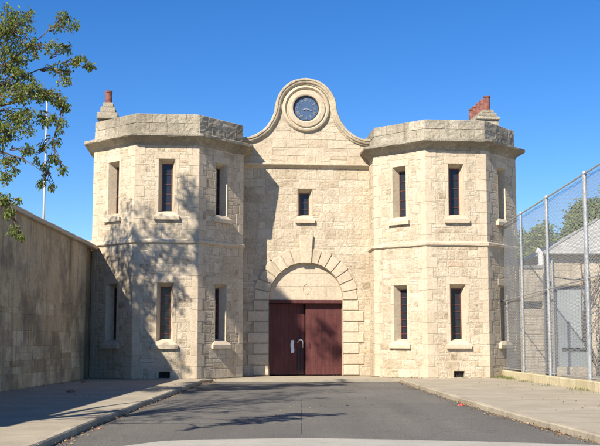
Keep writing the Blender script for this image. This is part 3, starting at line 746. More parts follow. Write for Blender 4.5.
ch = m_.build('chimney', M['weathered'], G); ch['label'] = 'right chimney with a row of terracotta pots'
for k in range(5): pot(ch, 8.70-0.0*k, 0.42+0.66*k, 12.42, 13.16-0.02*(k % 2), 0.155)

# ================================================================== GROUND, ROAD, PAVEMENTS
def sheet(name, poly, z, m, n_=None):
    mb_ = MB(); mb_.face([(x, y, z) for x, y in poly]); o = mb_.build(name, m); tag(o, kind='structure'); return o
sheet('ground', [(-600, -300), (600, -300), (600, 900), (-600, 900)], -0.16, M['earth'])
KL = [(-5.0, -6), (-4.35, 8), (-4.08, 15.4), (-4.12, 19.5), (-4.09, 25.9), (-3.98, 33), (-3.92, 39.2), (-3.55, 40.3)]
KR = [(6.4, -6), (5.6, 8), (5.03, 16.5), (4.84, 19.1), (4.60, 22.6), (4.39, 28.7), (4.20, 35), (4.12, 40.6)]
sheet('road', [(-7, -6), (8, -6), (8, 41.6), (-7, 41.6)], -0.13, M['asphalt'])
PT = 0.0
def slab(name, poly, z0, z1, m):
    mb_ = MB(); mb_.prism(poly, z0, z1); o = mb_.build(name, m); tag(o, kind='structure'); return o
KW = 0.16
slab('pavement', [(x-KW, y) for x, y in KL[:-1]]+[(-3.9, 40.9), (-3.9, 43.5), (-14, 43.5), (-14, -6)], -0.15, PT, M['pavement'])
slab('pavement', [(x+KW, y) for x, y in KR][::-1]+[(6.4+KW, -6.01), (20, -6), (20, 46), (4.28, 46), (4.28, 41.0)], -0.15, PT, M['pavement'])
slab('threshold', [(-3.9, 41.0), (4.28, 41.0), (4.28, 44.2), (2.4, 52), (-2.6, 52), (-3.9, 43.6)], -0.15, -0.02, M['pavement'])
def kerb(name, path, sg):
    mb_ = MB()
    pts = []
    for (a, b) in zip(path[:-1], path[1:]):
        L = math.hypot(b[0]-a[0], b[1]-a[1]); k = max(1, round(L/1.2))
        for i in range(k): pts.append((a[0]+(b[0]-a[0])*i/k, a[1]+(b[1]-a[1])*i/k))
    pts.append(path[-1])
    for (a, b) in zip(pts[:-1], pts[1:]):
        d = Vector((b[0]-a[0], b[1]-a[1])).normalized(); n_ = Vector((-d.y, d.x))*sg; g = 0.006; t_ = R(0.2, 0.9); dz = R(-0.006, 0.006); dx = R(-0.008, 0.008)
        a2 = Vector(a)+d*g+n_*0; b2 = Vector(b)-d*g
        sec = [(0-dx, -0.15), (0.005-dx, -0.02+dz), (0.03-dx, 0.006+dz), (KW+0.003, 0.008+dz), (KW+0.003, -0.15)]
        r0 = [(a2.x+n_.x*o, a2.y+n_.y*o, z) for o, z in sec]; r1 = [(b2.x+n_.x*o, b2.y+n_.y*o, z) for o, z in sec]
        for j in range(4): mb_.face([r0[j], r1[j], r1[j+1], r0[j+1]], t_)
        mb_.face(r0, t_); mb_.face(r1[::-1], t_)
    o = mb_.build(name, M['kerb']); tag(o, kind='structure'); return o
kerb('kerb', KL, 1); kerb('kerb', KR, -1)
# pale concrete crossing the foot of the street, its far edge gently bowed
top = [(-4.0, 14.3), (-3.3, 14.75), (-2.73, 14.96), (-2.23, 15.69), (-1.62, 15.92), (0, 16.17), (1.62, 15.92), (3.15, 15.54), (4.6, 15.1), (5.2, 14.9)]
top = [(x*1.06, y*1.078) for x, y in top]
sheet('concrete_crossing', [(-5.0, -5), (-4.35, 8), (-4.1, 15.4)]+top[1:]+[(5.6, 8), (6.3, -5)], -0.124, M['apron'])
mb_ = MB(); xj = 0.03; ys = [17.5+0.6*k for k in range(0, 26)]
for a, b in zip(ys[:-1], ys[1:]):
    w0, w1 = R(0.003, 0.009), R(0.003, 0.009)
    if random.random() < 0.2: continue
    mb_.face([(xj-w0, a, -0.125), (xj+w0, a, -0.125), (xj+w1, b, -0.125), (xj-w1, b, -0.125)])
tag(mb_.build('road_joint', M['joint']), kind='structure')

# ================================================================== LEFT BOUNDARY WALL
Wt = empty('boundary_wall', (0, 0, 0)); tag(Wt, 'tall stained limestone boundary wall with sloped coping along the left pavement', 'wall')
wa, wb = (-9.95, 12.0), (-8.86, 41.2)
pl = Panel(wa, wb)       # normal to the right of travel: +x
LW = pl.L
def wz(u): return 5.98+(LW-u)*0.0 + (5.50-5.98)*1.0 + (LW-u)*0.043
mb = MB()
def top_w(u): return 5.48+(LW-u)*0.026
NU = 60; LE = LW-0.95
mb.face([pl.P(LE, 0, 0), pl.P(LE, top_w(LE), 0), pl.P(LE, top_w(LE), -0.22), pl.P(LE, 0, -0.22)], 0.2, 0)  # recess return and back tinted darker, shade put into their colour
LX = LW+1.5
mb.face([pl.P(LE, 0, -0.22), pl.P(LX, 0, -0.22), pl.P(LX, top_w(LX), -0.22), pl.P(LE, top_w(LE), -0.22)], 0.2, 0)
for k in range(NU):
    u0, u1 = LE*k/NU, LE*(k+1)/NU
    mb.face([pl.P(u0, 0), pl.P(u1, 0), pl.P(u1, top_w(u1)), pl.P(u0, top_w(u0))], 0.5, 0)
    mb.face([pl.P(u0, 0, -0.6), pl.P(u1, 0, -0.6), pl.P(u1, top_w(u1), -0.6), pl.P(u0, top_w(u0), -0.6)], 0.5, 0)
mb.face([pl.P(LE, 0, -0.6), pl.P(LX, 0, -0.6), pl.P(LX, top_w(LX), -0.6), pl.P(LE, top_w(LE), -0.6)], 0.5, 0)
mb.face([pl.P(LX, 0, -0.22), pl.P(LX, 0, -0.6), pl.P(LX, top_w(LX), -0.6), pl.P(LX, top_w(LX), -0.22)])
mb.face([pl.P(0, 0), pl.P(0, 0, -0.6), pl.P(0, top_w(0), -0.6), pl.P(0, top_w(0))])
rubble(mb, pl, 0.02, LW-1.3, 0.0, 2.9, [], ch=(0.42, 0.56), bw=(0.8, 1.5), sd=0.30, jit=0.010, proud=0.012, bev=0.016, gap=0.006)
# upper render: uneven patches that stand a few mm proud
u = 0.0
while u < LW-1.4:
    wd = R(0.5, 1.4); v0 = 2.92+R(0, 0.1)
    tt = top_w(u+wd)-0.03
    block(mb, pl, (u, min(u+wd, LW-1.3), v0, tt), proud=0.010, bev=0.012, gap=0.001, jit=0.006, tint=R(0.3, 0.75)); u += wd
mb.build('wall', M['wall'], Wt)
mb = MB()
for k in range(26):
    u0, u1 = (LW+0.55)*k/26+0.004, (LW+0.55)*(k+1)/26-0.004; t_ = R(0.3, 0.9); dz = R(-0.008, 0.008)
    sec = [(0.0, -0.02), (0.13, 0.0), (0.15, 0.03), (0.15, 0.13), (0.11, 0.17), (-0.3, 0.24), (-0.71, 0.17), (-0.74, 0.0), (0.0, -0.02)]
    r0 = [pl.P(u0, top_w(u0)+z+dz, o) for o, z in sec]; r1 = [pl.P(u1, top_w(u1)+z+dz, o) for o, z in sec]
    for j in range(len(sec)-1): mb.face([r0[j], r1[j], r1[j+1], r0[j+1]], t_)
    mb.face(r0[:-1], t_); mb.face(r1[:-1], t_)
mb.build('coping', M['ashlar'], Wt)
# pole behind the wall
t = empty('flagpole', (-12.26, 46.0, 0)); tag(t, 'tall slim white pole rising behind the left boundary wall', 'pole')
mb = MB(); mb.tube([(0, 0, 0), (0, 0, 6), (0.03, 0, 13.3)], [0.07, 0.055, 0.04], 10); mb.build('pole', M['polewhite'], t, smooth=True)
mb = MB(); lathe(mb, 0.03, 0, [(0.0, 13.28), (0.07, 13.31), (0.09, 13.37), (0.07, 13.43), (0.0, 13.46)], 10); mb.build('finial', M['polewhite'], t)
# small pale roof behind the wall
t = empty('cottage', (-13.6, 62, 0)); tag(t, 'pale roofed low building glimpsed between the left wall and tower', 'building')
mb = MB(); mb.box(-4, 2.0, 0, 6, 0, 7.2); mb.build('wall', M['yard'], t)
mb = MB(); P = [(-4.3, -0.3, 7.2), (2.3, -0.3, 7.2), (2.3, 6.3, 7.2), (-4.3, 6.3, 7.2)]
mb.face([P[0], P[1], (2.0, 3, 8.3), (-4.0, 3, 8.3)]); mb.face([P[2], P[3], (-4.0, 3, 8.3), (2.0, 3, 8.3)]); mb.face([P[1], P[2], (2.0, 3, 8.3)]); mb.face([P[3], P[0], (-4.0, 3, 8.3)]); mb.face(P[::-1])
mb.build('roof', M['roofsheet'], t)

# ================================================================== RIGHT FENCE
FA, FB = (8.84, 43.9), (9.86, 18.0)
fd = Vector((FB[0]-FA[0], FB[1]-FA[1], 0)); FL = fd.length; fu = fd.normalized(); fn = Vector((fu.y, -fu.x, 0))
def FP(s, z, o=0.0): return Vector((FA[0], FA[1], 0))+fu*s+fn*o+Vector((0, 0, z))
def ftop(s): return 6.55+s*0.038
def fmid(s): return 3.26+s*0.026
Fk = empty('low_concrete_plinth', (0, 0, 0))
mb = MB(); k = 0; s = 0
while s < FL-0.01:
    e = min(s+1.9, FL); t_ = R(0.2, 0.9); hh = 0.30+R(-0.01, 0.01)
    sec = [(-0.16, 0.0), (-0.15, hh-0.02), (-0.13, hh), (0.13, hh), (0.15, hh-0.02), (0.16, 0)]
    n2 = 6
    for i in range(n2):
        a, b = s+(e-s)*i/n2+(0.004 if i == 0 else 0), s+(e-s)*(i+1)/n2
        r0 = [FP(a, z, o) for o, z in sec]; r1 = [FP(b, z, o) for o, z in sec]
        for j in range(5): mb.face([r0[j], r1[j], r1[j+1], r0[j+1]], t_)
        if i == 0: mb.face(r0, t_)
        if i == n2-1: mb.face(r1, t_)
    s = e
bpy.data.objects.remove(Fk)
pk = mb.build('fence_plinth', M['fencekerb']); tag(pk, 'low yellowish concrete plinth under the chain-link fence along the right pavement', 'plinth')
Fn = empty('chain_link_fence', (0, 0, 0)); tag(Fn, 'tall galvanised chain-link fence with round steel posts beside the right tower', 'fence')
posts = [(0.22, 0.035), (4.55, 0.05), (8.15, 0.065), (12.45, 0.075), (16.9, 0.075), (21.4, 0.075), (25.7, 0.075)]
for s, r in posts:
    mb = MB(); mb.tube([FP(s, 0.28), FP(s, 3), FP(s, ftop(s)+0.02)], r, 12); o = mb.build('post', M['steel'], Fn, smooth=False)
    mb = MB(); lathe(mb, FP(s, 0).x, FP(s, 0).y, [(r*1.15, ftop(s)-0.03), (r*1.2, ftop(s)+0.03), (r*0.8, ftop(s)+0.09), (0.0, ftop(s)+0.11)], 12); mb.build('post_cap', M['steel'], o)
for nm, fz, r in (('top_rail', ftop, 0.032), ('middle_rail', fmid, 0.026), ('bottom_rail', lambda s: 0.38, 0.018)):
    mb = MB(); mb.tube([FP(FL*k/30, fz(FL*k/30), 0.0) for k in range(31)], r, 8); mb.build(nm, M['steel'], Fn)
mb = MB(); sp_ = 0.125; r = 0.0056; o_ = -0.085
hmax = ftop(FL)
for sg in (-1, 1):
    k = -int(hmax/sp_)-2
    while k*sp_ < FL+hmax+1:
        s0 = k*sp_; k += 1
        # wire from (s0, 0.36) running up at 45 degrees
        pts = []
        if sg > 0: f = lambda q: (s0+q, 0.36+q)
        else: f = lambda q: (s0-q, 0.36+q)
        q0, q1 = 0.0, 7.6
        qs = [q0+(q1-q0)*i/160 for i in range(161)]
        ok = [q for q in qs if 0.05 <= f(q)[0] <= FL and f(q)[1] <= ftop(f(q)[0])-0.01]
        if len(ok) < 2: continue
        a, b = f(ok[0]), f(ok[-1]); n_seg = max(1, int((ok[-1]-ok[0])/1.2)); pp = []
        for i in range(n_seg+1):
            g = i/n_seg; ss = a[0]+(b[0]-a[0])*g; zz = a[1]+(b[1]-a[1])*g
            pp.append(FP(ss, zz, o_+0.004*sg+0.02*noise.noise(Vector((ss*0.6, zz*0.6, 0)))))
        mb.tube(pp, r, 3, caps=False)
mb.build('wire_mesh', M['wire'], Fn)

# ================================================================== YARD BEHIND THE FENCE
t = empty('stone_outbuilding', (0, 0, 0.083)); t.scale = (0.948,)*3; tag(t, 'low cream limestone outbuilding with pale hipped roof behind the chain-link fence', 'building')
Y0 = 46.0
mb = MB(); py_ = Panel((11.80, Y0), (19.0, Y0)); dh = (0.30, 1.98, 0.35, 4.15); wh = (2.75, 3.75, 1.4, 3.4)
base_plane(mb, py_, 0, 7.2, -0.1, 5.62, [dh, wh], 1)
rubble(mb, py_, 0, 7.2, 0, 5.6, [dh, wh], ch=(0.4, 0.55), bw=(0.6, 1.3), jit=0.004)
for h_ in (dh, wh):
    c4 = [(h_[0], h_[2]), (h_[1], h_[2]), (h_[1], h_[3]), (h_[0], h_[3])]
    for i in range(4): mb.face([py_.P(*c4[i], 0.015), py_.P(*c4[(i+1) % 4], 0.015), py_.P(*c4[(i+1) % 4], -0.25), py_.P(*c4[i], -0.25)], 0.5, 0)
ps = Panel((11.80, Y0+7), (11.80, Y0)); base_plane(mb, ps, 0, 7, -0.1, 5.62, [], 1); rubble(mb, ps, 0, 7, 0, 5.6, [], ch=(0.4, 0.55), bw=(0.6, 1.3), jit=0.004)
mb.build('wall', [M['yard'], M['mortar']], t)
mb = MB(); a, b, c, d = dh
for k in range(12):
    x0, x1 = a+(b-a)*k/12, a+(b-a)*(k+1)/12; q = x0+(x1-x0)*0.12
    mb.face([py_.P(x0, c, -0.17), py_.P(q, c, -0.14), py_.P(q, d, -0.14), py_.P(x0, d, -0.17)]); mb.face([py_.P(q, c, -0.14), py_.P(x1, c, -0.14), py_.P(x1, d, -0.14), py_.P(q, d, -0.14)])
    mb.face([py_.P(x1, c, -0.14), py_.P(x1, c, -0.17), py_.P(x1, d, -0.17), py_.P(x1, d, -0.14)])
dr = mb.build('sheet_metal_door', M['sheet'], t)
mb = MB(); p0, p1 = py_.P(a+0.28, 1.10, -0.11), py_.P(b-0.02, 1.24, -0.11); mb.box(p0.x, p1.x, p0.y-0.02, p0.y+0.03, 1.08, 1.24); mb.build('lock_bar', M['iron'], dr)
mb = MB(); mb.box(11.80+wh[0], 11.80+wh[1], Y0+0.2, Y0+0.24, wh[2], wh[3]); wn = mb.build('window', M['glass'], t)
mb = MB()
for x in (wh[0], (wh[0]+wh[1])/2-0.03, wh[1]-0.06): mb.box(11.8+x, 11.8+x+0.06, Y0+0.14, Y0+0.197, wh[2], wh[3])
for z in (wh[2], (wh[2]+wh[3])/2, wh[3]-0.06): mb.box(11.8+wh[0]+0.06, 11.8+wh[1]-0.06, Y0+0.15, Y0+0.195, z, z+0.06)
mb.build('window_frame', M['whitepaint'], wn)
mb = MB()     # hipped roof with ribs
e0, e1 = Vector((11.55, Y0-0.3, 5.70)), Vector((19.3, Y0-0.3, 5.70)); r0, r1 = Vector((15.3, Y0+3.5, 7.75)), Vector((19.3, Y0+3.5, 7.75)); e2, e3 = Vector((11.55, Y0+7.3, 5.70)), Vector((19.3, Y0+7.3, 5.70))
mb.face([e0, e1, r1, r0]); mb.face([e0, r0, e2]); mb.face([e2, r0, r1, e3]); mb.face([e1, e3, r1]); mb.face([e0, e2, e3, e1])
for k in range(1, 26):
    f = k/26; A = e0.lerp(e1, f); Bz = r0.lerp(r1, max(0, (A.x-15.3)/4.0)) if A.x > 15.3 else e0.lerp(r0, (A.x-11.55)/3.75)
    mb.tube([A+Vector((0, 0, 0.02)), Bz+Vector((0, 0, 0.02))], 0.02, 4)
rf = mb.build('roof', M['roofsheet'], t)
mb = MB(); mb.tube([e0+Vector((0, -0.06, -0.02)), e1+Vector((0, -0.06, -0.02))], 0.075, 8); mb.tube([e0+Vector((0, 0, 0.03)), r0+Vector((0, 0, 0.04))], 0.06, 6); mb.build('gutter', M['roofsheet'], rf)
mb = MB(); mb.tube([(11.95, Y0-0.12, 5.6), (11.95, Y0-0.12, 5.2), (11.95, Y0-0.12, 0.05)], 0.05, 8); mb.build('downpipe', M['steel'], t)
mb = MB(); mb.tube([(11.9, Y0-0.03, 4.6), (13.0, Y0-0.03, 4.45), (14.2, Y0-0.03, 4.62), (16, Y0-0.03, 4.6)], 0.018, 5); mb.build('cable', M['iron'], t)
# lower wall beside it, with a slot backed by a dark face
t = empty('yard_wall', (0, 0, 0)); tag(t, 'lower cream yard wall with dark slot, between the right tower and the outbuilding', 'wall')
mb = MB(); py2 = Panel((9.78, 42.9), (11.2, 42.9)); sl_ = (0.12, 0.92, 2.96, 3.30)
base_plane(mb, py2, 0, 0.98, -0.1, 4.75, [sl_], 1); rubble(mb, py2, 0, 0.98, 0, 4.73, [sl_], ch=(0.4, 0.55), bw=(0.6, 1.3), jit=0.005); mb.box(9.78, 10.76, 43.15, 43.25, 0, 4.75); mb.box(10.755, 10.765, 42.9, 43.15, 0, 4.75)
mb.face([py2.P(sl_[0], sl_[2], -0.2), py2.P(sl_[1], sl_[2], -0.2), py2.P(sl_[1], sl_[3], -0.2), py2.P(sl_[0], sl_[3], -0.2)], 0.5, 2)
mb.build('wall', [M['yard'], M['mortar'], M['dark']], t)
mb = MB(); mb.box(9.8, 10.82, 42.84, 43.3, 4.75, 4.88); mb.build('coping', M['leadroof'], t)
# white vent cowl on the wall top
t = empty('vent_cowl', (10.88, 43.7, -0.1)); t.scale = (0.94,)*3; tag(t, 'white metal vent pipe with a bent top rising above the yard wall', 'vent')
mb = MB(); mb.tube([(0.02, 0, -0.1), (0.02, 0, 5.75), (-0.01, 0, 5.95), (-0.08, 0, 6.05), (-0.2, 0, 6.1)], [0.14, 0.14, 0.14, 0.14, 0.15], 14); mb.build('duct', M['whitepaint'], t, smooth=True)
mb = MB(); mb.tube([(0.02, 0, 0.0), (0.02, 0, 0.06)], 0.18, 14); mb.build('flange', M['whitepaint'], t)

# ================================================================== TREES
def rv(s=1.0):
    while True:
        v = Vector((R(-1, 1), R(-1, 1), R(-1, 1)))
        if v.length < 1: return v*s
def bez(a, b, sag, n=6, wob=0.0):
    m_ = (a+b)/2+sag; return [(a*(1-t)**2+m_*2*t*(1-t)+b*t*t)+rv(wob)*(1 if 0 < t < 1 else 0) for t in [i/n for i in range(n+1)]]
def add_leaf(L, p, size, droop=0.5, flat=False):
    d = rv().normalized(); d.z = d.z*0.5-droop; d.normalize()
    s = d.cross(Vector((R(-1, 1), R(-1, 1), R(-.4, .4)))); 
    if s.length < 1e-3: return
    s.normalize(); l = size*R(0.7, 1.3); w_ = l*R(0.2, 0.3); t_ = min(1, max(0, random.gauss(0.45, 0.25)))
    fold = d.cross(s)*w_*0.35
    i = len(L.v)
    L.v += [tuple(p), tuple(p+d*l*0.45+s*w_+fold), tuple(p+d*l), tuple(p+d*l*0.45-s*w_+fold)]
    L.f += [(i, i+1, i+2), (i, i+2, i+3)]; L.t += [t_, t_]; L.m += [0, 0]
def twig_with_leaves(T, L, a, b, size, n, spread, droop=0.5, r=0.008):
    pts = bez(a, b, Vector((0, 0, R(0.02, 0.2)))*(b-a).length, 5, 0.03*(b-a).length)
    T.tube(pts, [r*(1-0.14*k) for k in range(len(pts))], 4, caps=False)
    for _ in range(n):
        f = R(0.15, 1.0)**0.8; k = min(int(f*5), 4); p = pts[k].lerp(pts[k+1], f*5-k)
        add_leaf(L, p+rv(spread), size, droop)
def tree(name, base, label, cat, trunk, limbs, blobs, leaf=0.10, lm='leaf', group=None, tr=0.2, twigs=60, per=22, spread=0.10, droop=0.5, bark='bark', twl=(0.5, 1.1), hub=0.035):
    """trunk: list of points; limbs: list of point lists; blobs: (centre, (rx,ry,rz), n_twigs, limb start)"""
    t = empty(name, base); B_ = Vector(base); tag(t, label, cat, group)
    T = MB(); L = MB()
    T.tube([Vector(p)-B_ for p in trunk], [tr*(1-0.6*k/(len(trunk)-1)) for k in range(len(trunk))], 10)
    for pts, r in limbs:
        P = [Vector(p)-B_ for p in pts]; Q = []
        for a, b in zip(P[:-1], P[1:]):
            for k in range(3): Q.append(a.lerp(b, k/3)+rv(0.03))
        Q.append(P[-1]); T.tube(Q, [max(0.006, r*(1-0.88*k/(len(Q)-1))) for k in range(len(Q))], 6)
    for (c, rad, n, src) in blobs:
        c = Vector(c)-B_; s_ = Vector(src)-B_
        hubs = []
        nh = max(3, n//9)
        for _ in range(nh):
            q = rv(); hp = c+Vector((q.x*rad[0], q.y*rad[1], q.z*rad[2]))*0.75
            pts = bez(s_, hp, Vector((0, 0, 0.12))*(hp-s_).length, 5, 0.05); T.tube(pts, [hub*(1-0.13*k) for k in range(6)], 5, caps=False); hubs.append(hp)
        for _ in range(n):
            q = rv(); q = q.normalized()*(q.length**0.6); e = c+Vector((q.x*rad[0], q.y*rad[1], q.z*rad[2]))
            h = min(hubs, key=lambda x: (x-e).length+R(0, 0.5)); d = e-h
            if d.length > twl[1]*1.4: h = e-d.normalized()*R(*twl)
            twig_with_leaves(T, L, h, e, leaf, per, spread, droop)
    L.build('crown', M[lm], t); T.build('trunk', M[bark], t)
    return t
def at(px, py, Y):
    """a point Y metres up the street that the leaves reach, read off the photograph's bearings"""
    return Vector(((px-300)/970*(Y*0.995+0.102*(340-py)/970*Y), Y, 1.6+(340-py)/970*Y*1.01))
# street tree on the left pavement, its boughs reaching into view
Yt = 16.0
A1 = (-7.6, 15.6, 4.6)
lim = [([(-8.3, 15.5, 3.4), (-7.4, 15.8, 5.4), at(-40, 92, Yt), at(15, 55, Yt), at(55, 22, Yt), at(66, 8, Yt)], 0.024),
       ([(-8.3, 15.5, 3.4), (-7.2, 16, 5.0), at(-25, 110, Yt), at(30, 70, 16.3), at(60, 60, 16.3), at(92, 66, 16.3)], 0.024),
       ([at(-20, 110, Yt), at(20, 100, Yt), at(50, 90, Yt), at(66, 110, Yt)], 0.03),
       ([(-7.4, 15.8, 4.6), at(-40, 150, 15.6), at(0, 150, 15.6), at(20, 158, 15.6), at(42, 172, 15.6)], 0.03),
       ([at(-45, 150, 15.6), at(-10, 185, 15.6), at(12, 205, 15.6), at(20, 240, 15.6)], 0.022),
       ([(-8.4, 15.5, 4.4), (-8.2, 16.5, 7.0), (-7.4, 18.0, 9.6)], 0.12),
       ([(-8.4, 15.5, 4.4), (-9.6, 17.0, 7.0), (-9.8, 18.4, 9.4)], 0.12),
       ([(-8.4, 15.5, 4.4), (-9.4, 14.0, 7.0), (-9.8, 12.6, 8.6)], 0.10)]
s1 = at(-60, 90, Yt)
bl = []
def B(px, py, Y, rx, rz, n, src=None, ry=None):
    c = at(px, py, Y); bl.append((c, (rx, ry or rx, rz), n, src if src is not None else (c-Vector((rx*1.4, 0, 0.1)))))
B(63, 12, Yt, 0.16, 0.14, 9, at(55, 22, Yt)); B(70, 22, Yt, 0.14, 0.13, 5, at(58, 22, Yt)); B(58, 22, Yt, 0.12, 0.10, 4, at(50, 28, Yt))
B(48, 42, Yt, 0.18, 0.12, 5, at(30, 44, Yt)); B(62, 45, 16.3, 0.2, 0.12, 8, at(50, 56, 16.3)); B(80, 58, 16.3, 0.25, 0.10, 13, at(62, 60, 16.3)); B(90, 63, 16.3, 0.10, 0.08, 6, at(82, 64, 16.3))
B(60, 66, 16.3, 0.25, 0.12, 12, at(40, 68, 16.3)); B(65, 78, 16.2, 0.12, 0.14, 7, at(55, 66, 16.2))
B(22, 12, Yt, 0.25, 0.18, 14, at(0, 60, Yt)); B(15, 30, Yt, 0.42, 0.35, 36, at(-30, 80, Yt)); B(0, 20, Yt, 0.35, 0.45, 40, at(-50, 80, Yt))
B(12, 55, Yt, 0.40, 0.30, 40, at(-30, 85, Yt)); B(35, 45, Yt, 0.28, 0.2, 18, at(15, 55, Yt)); B(10, 78, Yt, 0.45, 0.25, 52, at(-30, 95, Yt)); B(25, 92, 15.8, 0.45, 0.22, 48, at(-15, 105, Yt))
B(0, 108, 15.8, 0.50, 0.32, 56, at(-40, 110, Yt)); B(45, 92, 16, 0.22, 0.16, 20, at(35, 95, Yt)); B(60, 100, 16, 0.14, 0.14, 12, at(50, 92, Yt)); B(32, 118, 15.8, 0.35, 0.18, 30, at(0, 110, Yt)); B(66, 106, 16, 0.07, 0.05, 3, at(60, 100, Yt))
B(14, 130, 15.6, 0.38, 0.16, 28, at(-10, 120, Yt)); B(0, 142, 15.6, 0.25, 0.16, 18, at(-20, 140, 15.6)); B(55, 118, 15.8, 0.12, 0.14, 8, at(40, 110, 15.8)); B(60, 128, 15.8, 0.05, 0.07, 3, at(56, 118, 15.8))
B(28, 150, 15.6, 0.18, 0.10, 9, at(10, 150, 15.6)); B(10, 160, 15.6, 0.22, 0.12, 12, at(-10, 150, 15.6)); B(6, 178, 15.6, 0.12, 0.12, 8, at(-8, 165, 15.6)); B(16, 170, 15.6, 0.07, 0.05, 3, at(8, 162, 15.6))
B(2, 200, 15.6, 0.16, 0.10, 11, at(-15, 190, 15.6)); B(10, 215, 15.6, 0.10, 0.12, 9, at(2, 205, 15.6)); B(14, 230, 15.6, 0.10, 0.10, 6, at(12, 215, 15.6)); B(20, 240, 15.6, 0.05, 0.10, 5, at(17, 230, 15.6)); B(16, 200, 15.6, 0.06, 0.06, 3, at(8, 200, 15.6))
B(64, 104, 16, 0.10, 0.10, 6, at(58, 96, 16)); B(62, 122, 16, 0.05, 0.14, 4, at(62, 108, 16)); B(54, 138, 16, 0.10, 0.12, 4, at(60, 120, 16)); B(42, 146, 16, 0.06, 0.10, 4, at(50, 135, 16)); B(56, 158, 16, 0.09, 0.10, 5, at(52, 142, 16)); B(63, 170, 16, 0.06, 0.07, 5, at(58, 160, 16)); B(45, 168, 16, 0.10, 0.10, 6, at(50, 155, 16)); B(42, 184, 16, 0.08, 0.06, 5, at(47, 170, 16)); B(52, 186, 16, 0.05, 0.06, 3, at(48, 172, 16)); B(36, 160, 16, 0.05, 0.08, 3, at(42, 148, 16))
lim.append(([at(55, 95, 16), at(61, 112, 16), at(52, 140, 16), at(50, 165, 16), at(45, 182, 16)], 0.012)); lim.append(([at(52, 140, 16), at(58, 158, 16), at(63, 168, 16)], 0.008))
# outside the frame: the rest of the crown, which throws the shade on the road
for (c, rr, n) in (((-7.4, 17.0, 7.8), (1.5, 1.8, 1.1), 130), ((-8.8, 18.4, 9.2), (1.7, 2.0, 1.1), 150), ((-8.6, 15.0, 6.8), (1.7, 1.5, 1.0), 100), ((-7.0, 19.2, 9.8), (1.2, 1.3, 0.7), 70), ((-9.6, 13.4, 8.2), (1.6, 1.5, 1.1), 80), ((-8.0, 21.0, 10.4), (1.1, 1.6, 0.6), 90), ((-9.1, 17.2, 11.0), (1.7, 1.6, 0.8), 110), ((-7.6, 21.2, 12.0), (1.5, 1.6, 0.6), 100), ((-10.1, 20.2, 11.2), (1.7, 1.7, 0.8), 110)):
    bl.append((Vector(c), rr, n, Vector((-8.4, 16.4, 6.2))))
tree('street_tree', (-8.4, 15.4, 0), 'leafy street tree whose drooping branches hang into view at upper left', 'tree',
     [(-8.4, 15.4, -0.1), (-8.45, 15.4, 1.5), (-8.3, 15.5, 3.4), (-8.4, 15.5, 4.6), (-8.4, 16.4, 6.2)], lim, bl, leaf=0.060, tr=0.24, per=15, spread=0.07, droop=0.95, twl=(0.25, 0.55), hub=0.011)
# taller tree behind the wall: shade on the left tower and on the gate
bl2 = [((-13.2, 32.0, 13.5), (1.7, 2.0, 1.6), 75), ((-14.2, 30.5, 15.8), (1.8, 1.8, 1.4), 60), ((-11.9, 29.6, 18.3), (0.9, 0.9, 0.8), 34), ((-12.9, 32.5, 11.2), (1.2, 1.4, 1.0), 34), ((-14.8, 28.0, 13.0), (1.8, 1.8, 1.8), 60), ((-13.0, 29.0, 16.8), (1.0, 1.2, 0.8), 30)]
TT = Vector((-13.8, 30.2, 11.5)); hub2 = Vector((-11.9, 29.7, 16.6))
def toward_sun(x, y, z, h): return Vector((x-SUN.x/-SUN.z*h, y-SUN.y/-SUN.z*h, z+h))
def gl(x, y): return gworld(x, y)
shade_blobs = [(toward_sun(-5.6, 40.8, 3.4, 9), (1.2, 1.2, 1.4), 46, TT), (toward_sun(-4.0, 41.8, 4.6, 11), (0.9, 0.9, 1.3), 9, TT), (toward_sun(*gworld(-1.4, 0.4)[:2], 0.8, 15), (0.3, 0.4, 0.8), 70, hub2), (toward_sun(*gworld(-0.95, 0.4)[:2], 2.5, 15), (0.60, 0.6, 0.95), 210, hub2), (toward_sun(*gworld(-1.0, 0.4)[:2], 1.0, 15), (0.60, 0.6, 0.8), 190, hub2), (toward_sun(*gworld(-0.45, 0.4)[:2], 1.0, 15), (0.35, 0.4, 0.7), 90, hub2), (toward_sun(*gworld(0.95, 0.4)[:2], 1.5, 15), (0.6, 0.6, 1.0), 26, hub2)]  # extra unseen leaf clumps, shaped to shade the tower front and gate leaves
tree('tall_tree', (-14.0, 30.0, 0), 'tall tree standing behind the boundary wall whose shadow dapples the left tower', 'tree',
     [(-14, 30, -0.1), (-14.1, 30, 4), (-13.9, 30.1, 8), (-13.8, 30.2, 11.5)], [([(-13.9, 30.1, 9), (-13.2, 31.2, 12), (-13, 32, 14)], 0.10), ([(-13.8, 30.2, 11), (-13.2, 30, 14.0), (-11.9, 29.7, 16.6)], 0.09)],
     [(Vector(c), r_, n, TT) for c, r_, n in bl2]+shade_blobs, leaf=0.16, tr=0.32, per=16, spread=0.16, twl=(0.6, 1.2))
bl3 = [((-11.5, 22.0, 13.2), (1.8, 1.8, 1.0), 150), ((-12.8, 20.8, 11.2), (1.8, 1.9, 1.4), 130), ((-10.2, 23.0, 14.8), (1.8, 1.5, 0.7), 130), ((-13.2, 22.6, 14.6), (1.5, 1.6, 0.9), 70), ((-9.6, 24.6, 15.6), (1.0, 1.2, 0.4), 30)]
tree('spreading_tree', (-12.6, 21.0, 0), 'spreading tree behind the boundary wall whose shadow streaks the road before the gate', 'tree',
     [(-12.6, 21, -0.1), (-12.5, 21, 4), (-12.4, 21.1, 8), (-12.3, 21.2, 10)], [([(-12.4, 21.1, 8), (-11.8, 21.8, 11.5), (-10.6, 22.8, 14.2)], 0.09)],
     [(Vector(c), r_, n, Vector((-12.3, 21.2, 10))) for c, r_, n in bl3], leaf=0.16, tr=0.3, per=25, spread=0.16, twl=(0.6, 1.2))
